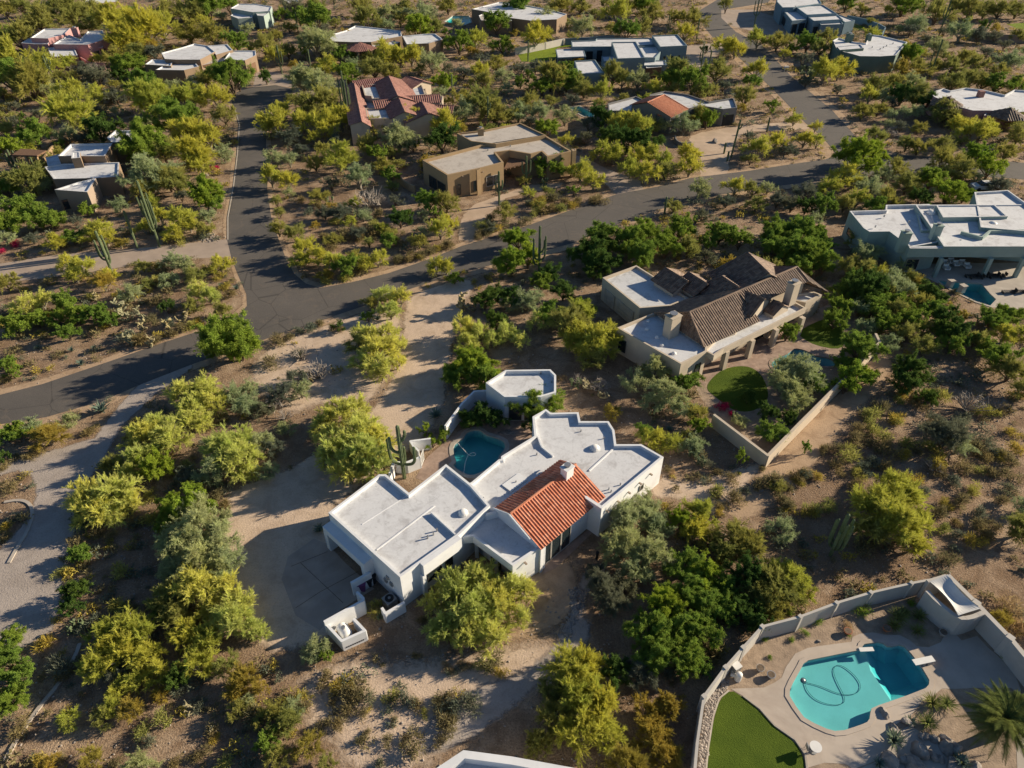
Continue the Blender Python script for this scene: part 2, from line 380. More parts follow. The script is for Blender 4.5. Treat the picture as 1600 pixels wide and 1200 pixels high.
def soft(name, px, z, mat, w=1.0, sm=1, avoid=True):
    wp = [(p.x, p.y) for p in G(smooth_poly(px, sm) if sm else px)]
    if area(wp) < 0: wp = wp[::-1]
    outer = [(p.x, p.y) for p in inset(wp, -w)]; inner = [(p.x, p.y) for p in inset(wp, w)]; m = MB()
    vs = [Vector(q) for q in outer+inner]; n = len(outer); es = [(i, (i+1) % n) for i in range(n)]+[(n+i, n+(i+1) % n) for i in range(n)]
    r = delaunay_2d_cdt(vs, es, [], 0, 1e-5); fs = []
    for f in r[2]:
        cx = sum(r[0][i].x for i in f)/len(f); cy_ = sum(r[0][i].y for i in f)/len(f)
        if inside(cx, cy_, outer):
            a = sum((r[0][f[i]].x*r[0][f[(i+1) % len(f)]].y-r[0][f[(i+1) % len(f)]].x*r[0][f[i]].y) for i in range(len(f))); fs.append(tuple(f) if a > 0 else tuple(reversed(f)))
    m.add([(v.x, v.y, z) for v in r[0]], fs); o = m.build(name, mat); at = o.data.attributes.new('cover', 'FLOAT', 'POINT')
    se = [(Vector(outer[i]), Vector(outer[(i+1) % n])) for i in range(n)]; vals = []
    for v in r[0]:
        d = 9.0
        for a, b in se:
            e = b-a; t = max(0, min(1, (v-a).dot(e)/max(e.length_squared, 1e-9))); d = min(d, (v-(a+e*t)).length)
            if d < 1e-3: break
        vals.append(min(1.0, d/(2*w)))
    at.data.foreach_set('value', vals); tag(o, kind='structure')
    if avoid: AVOID.append(wp)
    return wp
def flat(name, px, z, mat, sm=0, jg=0.0, holes=(), avoid=True, seed=1):
    pts = smooth_poly(px, sm) if sm else px
    wp = [(p.x, p.y) for p in G(pts)]
    if jg: wp = jag(wp, .8, jg, seed)
    m = MB(); m.sheet(wp, z, holes=holes); o = m.build(name, mat); tag(o, kind='structure')
    if avoid: AVOID.append(wp)
    return wp
# --- roads
road_main = [(-90,636),(0,617),(67,600),(185,560),(250,537),(340,508),(372,494),(386,478),(385,460),(372,430),(362,405),(355,375),(355,340),(364,290),(369,240),(372,195),(366,170),(359,150),(380,139),(400,136),(430,133),(455,138),(462,158),(440,162),(425,170),(417,190),(416,225),(418,300),(424,340),(434,370),(447,405),(460,428),(478,443),(500,450),(550,441),(607,427),(670,405),(720,385),(812,357),(887,330),(962,304),(1000,297),(1030,291),(1080,278),(1170,267),(1240,256),(1290,249),(1306,243),(1300,232),(1285,215),(1258,192),(1212,144),(1160,95),(1138,76),(1115,60),(1100,42),(1090,18),(1120,0),(1140,-30),(1230,-30),(1200,4),(1150,12),(1127,16),(1127,28),(1150,50),(1190,70),(1237,120),(1300,172),(1336,212),(1352,236),(1400,243),(1450,245),(1570,252),(1720,264),(1720,292),(1570,278),(1450,272),(1330,277),(1260,285),(1176,296),(1100,309),(1020,330),(950,356),(895,380),(780,411),(700,432),(640,452),(575,476),(510,498),(415,530),(304,568),(217,602),(162,626),(72,652),(7,662),(-90,676)]
ROAD = flat('asphalt_road', road_main, .02, M['asphalt'])
shoulder = [(-90,628),(0,608),(67,592),(185,552),(250,530),(335,500),(366,488),(379,476),(378,460),(365,430),(356,405),(349,378),(349,340),(358,290),(363,240),(366,195),(358,168),(350,147),(378,133),(430,127),(462,132),(470,160),(445,168),(432,176),(424,196),(424,226),(426,300),(432,340),(442,370),(455,403),(467,424),(483,437),(500,442),(550,434),(607,421),(670,399),(720,379),(812,351),(887,324),(962,299),(1000,292),(1030,286),(1080,274),(1170,263),(1240,252),(1283,244),(1275,228),(1250,197),(1203,146),(1150,97),(1128,78),(1106,62),(1090,44),(1080,18),(1110,-30),(1240,-30),(1210,8),(1155,16),(1137,18),(1137,28),(1160,50),(1200,70),(1247,119),(1310,170),(1350,212),(1362,231),(1400,238),(1450,240),(1720,258),(1720,298),(1570,283),(1450,277),(1330,283),(1260,291),(1176,303),(1100,317),(1020,338),(950,364),(895,388),(780,419),(700,441),(640,461),(575,485),(510,507),(415,540),(304,578),(217,612),(162,637),(72,662),(7,672),(-90,688)]
M['verge_soil'] = plain('verge_soil', (.35, .25, .165), .95, .2, 1.1, .8, stain=(.24, .165, .11), bscale=7)
soft('road_shoulder', shoulder, .010, M['soft_soil'], w=.5, sm=0, avoid=False)
# --- driveways and sandy paths
flat('side_road', [(-80,418),(0,412),(90,398),(250,385),(362,373),(362,401),(250,407),(150,424),(60,436),(-80,450)], .014, M['grade'])
soft('left_driveway', [(214,603),(178,645),(148,685),(75,706),(20,722),(-60,735),(-60,765),(0,742),(30,734),(52,745),(58,775),(45,810),(0,860),(-60,880),(-60,1060),(10,1025),(40,1010),(80,985),(87,972),(92,935),(104,875),(116,838),(118,800),(124,766),(158,724),(187,668),(247,612),(300,575),(300,565)], .014, M['soft_grit'], w=.45, sm=0)
soft('sandy_drive', [(638,462),(705,434),(745,440),(728,470),(712,510),(700,560),(697,600),(690,640),(664,680),(634,704),(590,735),(552,765),(514,800),(512,900),(545,985),(470,1010),(420,1016),(398,990),(372,930),(350,890),(345,850),(355,800),(352,775),(395,752),(450,735),(500,706),(540,670),(580,645),(606,612),(620,575),(628,530),(634,495)], .008, M['soft_sand'], w=1.0)
soft('pale_clearing', [(400,560),(440,535),(500,512),(560,492),(610,478),(628,500),(618,545),(600,600),(560,640),(500,625),(455,650),(420,620),(395,600)], .005, M['soft_sand'], w=1.6, avoid=False)
soft('foreground_sand', [(470,1060),(560,1030),(640,1045),(760,1020),(900,1000),(905,1040),(800,1100),(700,1150),(660,1200),(560,1210),(520,1150),(470,1110)], .005, M['soft_sand'], w=1.6, avoid=False)
soft('side_clearing', [(650,930),(720,1000),(820,1000),(900,960),(905,890),(860,870),(800,900)], .0055, M['soft_soil'], w=1.0, avoid=False)
flat('garage_apron', [(512,850),(540,880),(585,920),(560,935),(520,962),(500,985),(462,962),(440,905),(450,870),(490,842)], .016, M['conc_d'], avoid=True)
flat('front_walk', Z(740,700,.2,[(560,900),(900,640),(935,655),(640,940),(540,985)]), .018, M['flag'])
soft('east_sand', Z(1000,600,.175,[(160,830),(400,900),(640,830),(960,740),(1120,700),(1150,740),(960,860),(960,1000),(820,1130),(660,1180),(500,1050),(300,1000),(60,1010)]), .006, M['soft_sand'], w=.9, avoid=False)
soft('wash_path', [(1190,735),(1215,712),(1270,650),(1330,600),(1375,545),(1400,560),(1375,610),(1330,650),(1290,700),(1240,770),(1160,815),(1130,800)], .007, M['soft_soil'], w=.8)
soft('rear_path', [(930,880),(905,905),(898,950),(880,990),(850,1030),(800,1060),(700,1090),(640,1180),(720,1165),(830,1080),(900,1020),(925,985),(905,950),(925,905),(950,885)], .009, M['soft_grit'], w=.7, avoid=False)
zT = lambda pts: Z(600, 160, .25, pts)
flat('tan_house_drive', zT([(470,860),(560,870),(590,800),(640,720),(760,600),(900,560),(1100,530),(1120,500),(900,520),(700,590),(560,640),(500,700),(470,780)])+[], .011, M['sand_path'], jg=.15)
flat('gravel_drive', zT([(1195,330),(1260,345),(1380,410),(1600,490),(1620,560),(1480,600),(1450,570),(1330,460),(1200,400)]), .012, M['grade'], jg=.15)
zH = lambda pts: Z(1000, 140, .2, pts)
flat('hip_house_drive', zH([(400,350),(740,285),(1000,265),(1160,255),(1310,270),(1340,310),(1100,320),(800,330),(740,420),(690,560),(700,640),(620,690),(480,700),(470,640),(480,540),(440,460),(380,400)]), .011, M['sand_path'], sm=1, jg=.15)
flat('modern_house_drive', Z(800,0,.25,[(1090,285),(1270,270),(1330,300),(1250,380),(1180,440),(1090,400)]), .011, M['grade'], jg=.2)
flat('top_right_drive', Z(1200,0,.25,[(-380,90),(-300,60),(-100,60),(60,110),(160,210),(130,240),(-60,205),(-230,160)]), .013, M['grade'], jg=.2)
flat('upper_left_drive', [(400,112),(425,112),(468,120),(462,138),(430,133),(395,138)], .012, M['grade'])
flat('red_house_drive', [(458,139),(500,132),(560,122),(560,130),(520,142),(462,155)], .012, M['grade'])
# --- yards of the tile house
flat('tile_house_patio', zC([(640,770),(650,700),(740,650),(1010,560),(1150,520),(1200,600),(1330,670),(1340,700),(1290,760),(1180,745),(1120,800),(1000,790),(920,780),(860,745),(760,745),(700,780),(640,840),(620,820)]), .014, M['flag'], holes=[POOL3])
flat('tile_house_yard', zC([(560,760),(640,700),(1150,480),(1300,420),(1480,560),(1520,615),(1270,870),(960,1180),(690,980),(620,900)]), .006, M['yard'], holes=[POOL3])
flat('round_lawn', zC([(640,850),(712,770),(780,745),(860,742),(920,775),(960,850),(960,920),(880,975),(780,965),(700,900)]), .020, M['lawn'], sm=2)
flat('side_lawn', zC([(1110,580),(1140,550),(1240,505),(1300,510),(1340,580),(1345,640),(1300,660),(1200,640),(1140,610)]), .019, M['lawn'], sm=1)
flat('bright_lawn', Z(800,0,.25,[(28,325),(330,265),(368,262),(370,290),(280,300),(285,370),(130,388),(60,385)]), .014, M['lawn_b'])
flat('distant_lawn', Z(1200,0,.25,[(1490,150),(1640,140),(1640,190),(1560,180)]), .014, M['lawn_b'])
flat('corner_lawn', Z(1200,0,.25,[(540,150),(600,165),(620,190),(535,190)]), .014, M['lawn_b'])
flat('small_lawn', Z(400,0,.25,[(160,90),(250,90),(255,118),(165,115)]), .014, M['lawn'])
# --- patio of the pale green house
flat('pale_patio', Z(1200,260,.25,[(890,610),(1760,600),(1760,900),(1500,890),(1390,880),(1205,810),(1120,760),(1000,700),(900,680)]), .012, M['conc'], holes=[POOL4])
# --- yard with the diving board
flat('pool_yard', zA([(70,660),(180,500),(260,410),(345,310),(520,270),(700,200),(865,150),(1060,105),(1230,60),(1400,200),(1540,365),(1900,800),(1900,1150),(20,1150),(30,980)]), .006, M['yard'], holes=[POOL1])
DECK = zA([(190,604),(290,600),(350,598),(400,575),(435,550),(455,500),(500,435),(560,408),(620,398),(770,378),(775,355),(810,340),(870,333),(940,345),(1000,345),(1050,370),(1085,400),(1140,405),(1200,380),(1230,318),(1262,330),(1300,372),(1375,350),(1420,400),(1500,470),(1560,545),(1585,610),(1578,640),(1540,600),(1380,600),(1270,605),(1205,603),(1160,640),(1110,665),(1080,700),(1060,730),(960,790),(940,880),(890,950),(780,990),(740,965),(640,960),(556,985),(548,920),(500,850),(400,780),(330,700),(250,640)])
flat('pool_deck', DECK, .020, M['deck'], holes=[POOL1])
flat('pool_lawn', zA([(190,608),(250,645),(325,705),(395,785),(495,855),(540,925),(548,1010),(560,1130),(60,1130),(85,900),(110,740),(140,650)]), .022, M['lawn'], sm=1)
flat('lower_patio', zA([(900,950),(960,830),(1050,780),(1250,900),(1300,1010),(1200,1130),(600,1130),(640,1010),(780,1000)]), .014, M['conc'])
flat('side_terrace', Z(1380,1000,.1667,[(1240,830),(1420,800),(1500,1300),(1260,1300)]), .018, M['conc'])
# --- courtyard round the free-form pool
flat('courtyard_patio', zB([(60,1150),(160,960),(250,880),(390,760),(470,700),(560,660),(700,650),(820,560),(1000,560),(1180,700),(1200,760),(860,960),(840,1020),(600,1180),(400,1060),(200,1200)]), .012, M['flag'], holes=[POOL2])
# kerb ribbons of pale concrete
def kerb(name, px, wd=.16, h=.06, z=.0):
    w_ = [(p.x, p.y) for p in G(px)]; m = MB()
    P_ = [Vector(q) for q in w_]; N_ = []
    for i in range(len(P_)):
        d = (P_[min(i+1, len(P_)-1)]-P_[max(i-1, 0)]).normalized(); N_.append(Vector((-d.y, d.x))*wd/2)
    for p, q in zip(P_, N_): m.v += [(p.x+q.x, p.y+q.y, z), (p.x+q.x, p.y+q.y, z+h), (p.x-q.x, p.y-q.y, z+h), (p.x-q.x, p.y-q.y, z)]
    for i in range(len(P_)-1):
        for k in range(3): m.f.append((4*i+k, 4*i+4+k, 4*i+5+k, 4*i+1+k)); m.m.append(0)
    m.f += [(0, 1, 2, 3), tuple(4*(len(P_)-1)+k for k in (3, 2, 1, 0))]; m.m += [0, 0]
    return tag(m.build(name, M['conc']), kind='structure')
kerb('road_kerb', [(367,170),(374,195),(371,240),(365,290),(356,340),(356,375)])
kerb('driveway_kerb', smooth_line([(7,785),(32,781),(48,787),(52,805),(44,830),(28,855),(14,880)], 2), .3, .1)
kerb('path_kerb', smooth_line([(125,1006),(121,1020),(110,1040),(92,1070),(62,1105),(30,1150),(8,1190)], 2), .3, .12)
kerb('deck_curb', zA([(250,640),(330,700),(400,780),(500,850),(548,920),(556,985),(560,1100)]), .14, .09)
kerb('lawn_curb', zA([(182,612),(135,650),(105,740),(80,900),(62,1100)]), .12, .08)
m = MB()
for a, b in (((470,880),(536,942)), ((560,893),(500,925)), ((500,925),(462,950)), ((512,862),(455,885))): m.bar(P(*a), P(*b), .05, .012, .022)
tag(m.build('driveway_joints', M['bark']), kind='structure')
# ---------------------------------------------------------------- water
def watermat(name, density, col):
    m, nt, bs = new_mat(name); nt.nodes.remove(bs); out = nt.nodes['Material Output']
    tr = N(nt, 'ShaderNodeBsdfTransparent'); tr.inputs[0].default_value = (.97, .99, 1, 1)
    gl = N(nt, 'ShaderNodeBsdfGlossy'); gl.inputs['Roughness'].default_value = .03
    fr = N(nt, 'ShaderNodeFresnel'); fr.inputs[0].default_value = 1.33; mx = N(nt, 'ShaderNodeMixShader')
    b = nt.nodes.new('ShaderNodeBump'); b.inputs['Strength'].default_value = .10; b.inputs['Distance'].default_value = .02
    nt.links.new(noise(nt, coords(nt), 1.6, 3), b.inputs['Height'])
    nt.links.new(b.outputs[0], gl.inputs['Normal']); nt.links.new(b.outputs[0], fr.inputs['Normal'])
    ge = nt.nodes.new('ShaderNodeNewGeometry'); iv = N(nt, 'ShaderNodeMath'); iv.operation = 'SUBTRACT'; iv.inputs[0].default_value = 1.0; nt.links.new(ge.outputs['Backfacing'], iv.inputs[1])
    ml = N(nt, 'ShaderNodeMath'); ml.operation = 'MULTIPLY'; nt.links.new(fr.outputs[0], ml.inputs[0]); nt.links.new(iv.outputs[0], ml.inputs[1]); nt.links.new(ml.outputs[0], mx.inputs[0]); nt.links.new(tr.outputs[0], mx.inputs[1]); nt.links.new(gl.outputs[0], mx.inputs[2])
    nt.links.new(mx.outputs[0], out.inputs['Surface'])
    va = N(nt, 'ShaderNodeVolumeAbsorption'); va.inputs['Color'].default_value = rgb(col); va.inputs['Density'].default_value = density
    nt.links.new(va.outputs[0], out.inputs['Volume']); return m
M['water'] = watermat('clear_pool_water', 0.85, (.12, .84, .88))
M['water_d'] = watermat('deep_pool_water', 0.60, (.14, .84, .86))
M['plaster'] = plain('pool_plaster', (.47, .60, .58), .7, .06, .6)
M['plaster_d'] = plain('dark_pool_plaster', (.22, .40, .44), .7, .08, .6)
def pool(label, poly, depth, plaster, water, coping=None, deep=None, copw=.35, copm=None, hose=None):
    cx = sum(p[0] for p in poly)/len(poly); cy_ = sum(p[1] for p in poly)/len(poly); org = (cx, cy_, 0)
    root = empty('swimming_pool', org, label, 'pool')
    big = inset(poly, -.03)
    m = MB(); n = len(big); q = [(p[0], p[1]) for p in big]
    if area(q) < 0: q = q[::-1]
    vs = [(x, y, 0.03) for x, y in q]+[(x, y, -depth) for x, y in q]
    m.add(vs, [(i, i+n, (i+1) % n+n, (i+1) % n) for i in range(n)])
    if deep:
        m.sheet(q, -depth, holes=[deep]); d = [(x, y) for x, y in deep]
        if area(d) < 0: d = d[::-1]
        k = len(d); d2 = [(p.x, p.y) for p in inset(d, 1.0)]
        m.add([(x, y, -depth) for x, y in d]+[(x, y, -depth-0.8) for x, y in d2], [(i, (i+1) % k, (i+1) % k+k, i+k) for i in range(k)])
        m.sheet(d2, -depth-0.8)
    else: m.sheet(q, -depth)
    m.build('basin', plaster, root, org)
    wt = MB(); dd = depth+(1.6 if deep else .4); q2 = [(p.x, p.y) for p in inset(poly, -.10)]
    wt.prism(q2, -dd, -.12); v0 = len(wt.v); p2 = q2 if area(q2) > 0 else q2[::-1]
    vs, fs = cdt(p2); wt.add([(x, y, -dd) for x, y in vs], [tuple(reversed(f)) for f in fs])
    wt.build('water', water, root, org)
    cp = MB(); o2 = [(p.x, p.y) for p in inset(poly, -copw)]; i2 = [(p[0], p[1]) for p in poly]
    cp.sheet(o2, .06, holes=[i2])
    for ring in (o2, i2):
        k = len(ring); cp.add([(x, y, -.1) for x, y in ring]+[(x, y, .06) for x, y in ring], [(i, (i+1) % k, (i+1) % k+k, i+k) for i in range(k)])
    cp.build('coping', copm or M['deck'], root, org)
    if hose:
        pts = [P(x, y, -.1) for x, y in smooth_line(hose, 3)]; h = MB(); h.tube([(p.x, p.y, -.10) for p in pts], .035, 5)
        ho = h.build('pool_hose', M['hose'] if 'hose' in M else M['white_metal'], None, (pts[0].x, pts[0].y, 0))
        tag(ho, hose_label.get(label, 'vacuum hose floating on the pool'), 'hose')
    return root
M['hose'] = plain('blue_hose', (.02, .10, .14), .5)
hose_label = {}
L1 = 'turquoise angular swimming pool with a diving board in the lower right yard'
L2 = 'dark teal free-form pool in the courtyard behind the white house'
hose_label[L1] = 'dark blue cleaning hose looping across the turquoise diving board pool'
pool(L1, POOL1, .55, M['plaster'], M['water'], deep=DEEP1)
tag(MB().tube([(p.x, p.y, -.50) for p in G(smooth_line(zA([(545,575),(560,620),(610,665),(690,686),(738,672),(738,640),(700,570),(682,520),(692,490),(730,492),(790,540),(820,590),(800,625),(750,636),(690,622),(620,590),(545,572)]), 3), -.50)], .018, 5).build('pool_hose', M['hose'], None, (0, 0, 0)), 'dark blue cleaning hose looping through the turquoise diving board pool', 'hose')
pool(L2, POOL2, 1.1, M['plaster_d'], M['water_d'], copm=M['conc'], copw=.45)
tag(MB().tube([(p.x, p.y, -.1) for p in G(smooth_line(zB([(465,815),(520,880),(580,940),(630,935),(640,910),(600,905),(560,930),(535,1000),(520,1105)]), 3), -.1)], .03, 5).build('pool_hose', M['white_metal']), 'pale hose curling across the dark courtyard pool', 'hose')
pool('kidney-shaped dark pool on the patio of the brown tile house', POOL3, 1.6, M['plaster_d'], M['water_d'], copm=M['flag'])
pool('angular teal pool beside the pale green house patio', POOL4, 1.3, M['plaster_d'], M['water_d'], copm=M['conc'])
pool('small bright blue pool left of the grey house with orange hip roof', POOL5, 1.2, M['plaster'], M['water'], copm=M['conc'])
pool('distant blue pool left of the topmost centre house', POOL6, 1.3, M['plaster'], M['water_d'], copm=M['conc'])
# ================================================================ BUILDINGS
FOOT = []
class House:
    def __init__(s, name, at, label, cat='house', group=None):
        s.org = P(*at); s.root = empty(name, s.org, label, cat, group)
    def put(s, mb, name, mat, parent=None): return mb.build(name, mat, parent or s.root, s.org)
    def block(s, px, zt, wall, roof=None, z0=0.0, par=.35, pw=.23, name='wall', world=False, foot=True):
        wp = [(p[0], p[1]) for p in (px if world else G(px, zt))]
        if area(wp) < 0: wp = wp[::-1]
        if foot: FOOT.append(wp)
        inn = [(p.x, p.y) for p in inset(wp, pw)]; n = len(wp); m = MB()
        vs = [(x, y, z0) for x, y in wp]+[(x, y, zt) for x, y in wp]+[(x, y, zt) for x, y in inn]+[(x, y, zt-par) for x, y in inn]
        fs = []
        for i in range(n):
            j = (i+1) % n
            fs.append((i, j, j+n, i+n))
        if z0 > .5: vs2, f2 = cdt(wp); m.sheet(wp, z0)
        m.add(vs, fs)
        ring = [f for i in range(n) for f in ((i+n, (i+1) % n+n, (i+1) % n+2*n, i+2*n), (i+2*n, (i+1) % n+2*n, (i+1) % n+3*n, i+3*n))]
        m.add(vs, ring, 1); o = s.put(m, name, [M[wall], M[wall if wall in ('tan', 'cream', 'grey_w', 'white', 'slate', 'blue_grey') else 'roof']])
        r = MB(); r.sheet(inn, zt-par); s.put(r, 'roof', M[roof or 'roof'])
        return [Vector((x, y, 0)) for x, y in wp]
    def edge(s, a, b, za):                       # wall edge from two photo points lying at height za, front side faces the camera side
        A = P(*a, za); B = P(*b, za); A.z = B.z = 0; return A, B
    def opening(s, a, b, z0, z1, kind='window', off=.03, div=2, side=1, mats=('frame', 'glass')):
        """a,b world plan points on the wall face (left to right seen from outside)"""
        a = Vector((a[0], a[1], 0)); b = Vector((b[0], b[1], 0)); d = (b-a).normalized(); nrm = Vector((d.y, -d.x, 0))*side
        L = (b-a).length; c = (a+b)/2; rz = math.atan2(d.y, d.x); t = .08 if L > 1.5 else .06
        if kind == 'door':
            m = MB(); m.box(c+nrm*(off+.02)+Vector((0, 0, (z0+z1)/2)), (L, .08, z1-z0), rz)
            k = 4
            for i in range(k): m.box(c+nrm*(off+.075)+Vector((0, 0, z0+(i+.5)*(z1-z0)/k)), (L-.1, .03, (z1-z0)/k-.07), rz)
            return s.put(m, 'garage_door', M[mats[0]])
        m = MB(); off2 = off+.03
        for zz in (z0, z1): m.box(c+nrm*off2+Vector((0, 0, zz)), (L+t, .10, t), rz)
        for i in range(div+1): m.box(a+d*(L*i/div)+nrm*off2+Vector((0, 0, (z0+z1)/2)), (t, .10, z1-z0-t), rz)
        f = s.put(m, 'window', M[mats[0]])
        p = MB(); p.box(c+nrm*(off+.01)+Vector((0, 0, (z0+z1)/2)), (L-.02, .03, z1-z0-.02), rz)
        s.put(p, 'pane', M[mats[1]], f); return f
    def wins(s, a, b, za, spec, side=1, mats=('frame', 'glass')):
        """spec: list of (t0,t1,z0,z1[,kind]) along the edge through photo points a,b taken at height za"""
        A, B = s.edge(a, b, za)
        for q in spec: s.opening(A+(B-A)*q[0], A+(B-A)*q[1], q[2], q[3], q[4] if len(q) > 4 else 'window', side=side, div=max(1, int((B-A).length*(q[1]-q[0])/1.1)), mats=mats if not (len(q) > 4 and q[4] == 'door') else (s.doorm if hasattr(s, 'doorm') else 'door', 'glass'))
    def chimney(s, px, zb, zt, size, wall, rz=.75):
        p = P(*px, zt); m = MB(); m.box((p.x, p.y, (zb+zt)/2), (size, size*.8, zt-zb), rz)
        m.box((p.x, p.y, zt+.04), (size+.16, size*.8+.16, .10), rz); c = s.put(m, 'chimney', M[wall])
        k = MB(); k.tube([(p.x, p.y, zt+.09), (p.x, p.y, zt+.3)], size*.22, 8); k.tube([(p.x, p.y, zt+.32), (p.x, p.y, zt+.38)], size*.33, 8); s.put(k, 'flue_cap', M['metal'], c)
    def slope(s, corners, mat, per=.33, amp=.07, sub=6, course=.42):
        """one tiled roof plane; corners world Vectors (any order round)"""
        p = [Vector(c) for c in corners]; n = Vector((0, 0, 0))
        for i in range(len(p)):
            a, b = p[i], p[(i+1) % len(p)]; n += Vector(((a.y-b.y)*(a.z+b.z), (a.z-b.z)*(a.x+b.x), (a.x-b.x)*(a.y+b.y)))
        n.normalize()
        if n.z < 0: n = -n
        dn = (Vector((0, 0, -1))+n*n.z).normalized(); u = dn.cross(n).normalized(); o = p[0]
        q = [((c-o).dot(u), (c-o).dot(dn)) for c in p]
        u0 = min(a for a, b in q); u1 = max(a for a, b in q); k = max(2, int((u1-u0)/per*sub)); m = MB(); m.uv = []
        prev = None
        for i in range(k+1):
            uu = u0+(u1-u0)*i/k; uc = min(max(uu, u0+1e-4), u1-1e-4); vs = []
            for j in range(len(q)):
                a, b = q[j], q[(j+1) % len(q)]
                if (a[0] > uc) != (b[0] > uc): vs.append(a[1]+(b[1]-a[1])*(uc-a[0])/(b[0]-a[0]))
            if len(vs) < 2: prev = None; continue
            v0, v1 = min(vs), max(vs); h = amp*max(0.0, math.cos(uu/per*2*math.pi))
            b0 = len(m.v)
            m.v += [tuple(o+u*uu+dn*v0+n*h), tuple(o+u*uu+dn*v1+n*h), tuple(o+u*uu+dn*v1-n*.10)]
            m.uv += [(uu/per+.25, v0/course), (uu/per+.25, v1/course), (uu/per+.25, v1/course)]
            if prev is not None:
                m.f += [(prev, prev+1, b0+1, b0), (prev+1, prev+2, b0+2, b0+1)]; m.m += [0, 0]
            prev = b0
        return s.put(m, 'tile_roof', M[mat])
    def ridge(s, a, b, mat, r=.13):
        a = Vector(a); b = Vector(b); m = MB(); m.tube([a, b], r, 8); m.uv = [(i*.7, i*.37) for i in range(len(m.v))]
        return s.put(m, 'ridge_cap', M[mat])
    def gable(s, ra, rb, zr, wl, wr, zl, zrr, mat, wall=None, hip_a=0, hip_b=0, per=.33, amp=.07, sub=6, wz0=0.0, over=.35):
        """ridge from photo point ra to rb at height zr; wl/wr plan widths to the left/right of a->b; eaves at zl/zrr"""
        A = ra if isinstance(ra, Vector) else P(*ra, zr); B = rb if isinstance(rb, Vector) else P(*rb, zr); d = (B-A).normalized(); lf = Vector((-d.y, d.x, 0))
        A2 = A+d*hip_a; B2 = B-d*hip_b
        La = A+lf*wl; La.z = zl; Lb = B+lf*wl; Lb.z = zl; Ra = A-lf*wr; Ra.z = zrr; Rb = B-lf*wr; Rb.z = zrr
        s.slope([A2, B2, Lb, La], mat, per, amp, sub); s.slope([A2, B2, Rb, Ra], mat, per, amp, sub)
        if hip_a: s.slope([A2, La, Ra], mat, per, amp, sub); s.ridge(A2, La, mat); s.ridge(A2, Ra, mat)
        if hip_b: s.slope([B2, Lb, Rb], mat, per, amp, sub); s.ridge(B2, Lb, mat); s.ridge(B2, Rb, mat)
        s.ridge(A2, B2, mat)
        if wall:
            m = MB(); a0 = A+d*over; b0 = B-d*over; l = lf*(wl-over); r = lf*(wr-over); e = .14
            def pt(c, off, z): return (c.x+off.x, c.y+off.y, z)
            kl = (zr-zl)/wl; kr = (zr-zrr)/wr; zL = zl+kl*over-e; zR = zrr+kr*over-e
            if hip_a: a0 = A+d*over
            zt = zr-e if not hip_a else None
            vs = [pt(a0, l, wz0), pt(a0, -r, wz0), pt(a0, -r, zR), pt(a0, l, zL), pt(b0, l, wz0), pt(b0, -r, wz0), pt(b0, -r, zR), pt(b0, l, zL)]
            fs = [(0, 1, 2, 3), (4, 7, 6, 5), (1, 5, 6, 2), (0, 3, 7, 4)]
            vs += [pt(a0, lf*0, zr-e), pt(b0, lf*0, zr-e)]
            if not hip_a: fs.append((3, 2, 8))
            if not hip_b: fs.append((7, 9, 6))
            m.add(vs, fs); s.put(m, 'gable_wall', M[wall])
            FOOT.append([(v[0], v[1]) for v in (vs[0], vs[1], vs[5], vs[4])])
        return La, Lb, Ra, Rb
    def vent(s, px, z, r=.07, h=.35, mat='metal'):
        p = P(*px, z); m = MB(); m.tube([(p.x, p.y, z-.02), (p.x, p.y, z+h)], r, 7); s.put(m, 'roof_vent', M[mat])
    def skylight(s, px, z, r=.45):
        p = P(*px, z); m = MB(); m.tube([(p.x, p.y, z-.02), (p.x, p.y, z+.10)], r*1.12, 14); m.dome((p.x, p.y, z+.10), r, r*.6, 14); s.put(m, 'skylight', M['white_metal'])
    def scuppers(s, a, b, za, ts, z):
        A, B = s.edge(a, b, za); d = (B-A).normalized(); nr = Vector((d.y, -d.x, 0))
        for t in ts:
            p = A+(B-A)*t; m = MB(); m.box(p+nr*.14+Vector((0, 0, z)), (.16, .34, .12), math.atan2(d.y, d.x)); s.put(m, 'scupper', M['taupe'])
    def slab(s, px, zt, th, mat, name='slab'):
        m = MB(); wp = [(p.x, p.y) for p in G(px, zt)]; m.prism(wp, zt-th, zt); m.sheet(wp, zt-th); return s.put(m, name, M[mat])
    def post(s, px, z0, z1, size, mat, rz=0.0, zref=None):
        p = P(*px, z1 if zref is None else zref); m = MB(); m.box((p.x, p.y, (z0+z1)/2), (size, size, z1-z0), rz); s.put(m, 'column', M[mat])

z1f = lambda pts: Z(480, 540, .3625, pts)
q1 = lambda x, y: (480+.3625*x, 540+.3625*y)
q2 = lambda x, y: (740+.2*x, 700+.2*y)
# ---------------------------------------------------------------- white house
H = House('stucco_house', (760, 800), 'large white flat-roofed stucco house with orange clay tile gable in the centre')
GB = [(513,801),(592,741),(603,741),(639,770),(697,725),(737,757),(766,790),(716,837),(625,902)]
H.block(GB, 4.1, 'white')
ME = [(728,765),(737,757.5)]; ME = [(725,760),(737,753),(779,718),(783,717),(783,713),(835,681),(832,651),(853,639),(861,645),(904,644),(907,658),(951,658),(960,672),(963,694),(1002,694),(1037,714),(940,795),(908,774),(880,760),(800,795),(760,805),(738,785)]
H.block(ME, 3.7, 'white')
EN = [(713,840),(739,838),(801,884),(853,850),(848,830),(800,802),(750,802),(728,812)]
H.block(EN, 3.35, 'white', z0=2.45)
ew = [(p.x, p.y) for p in G(EN, 3.35)]
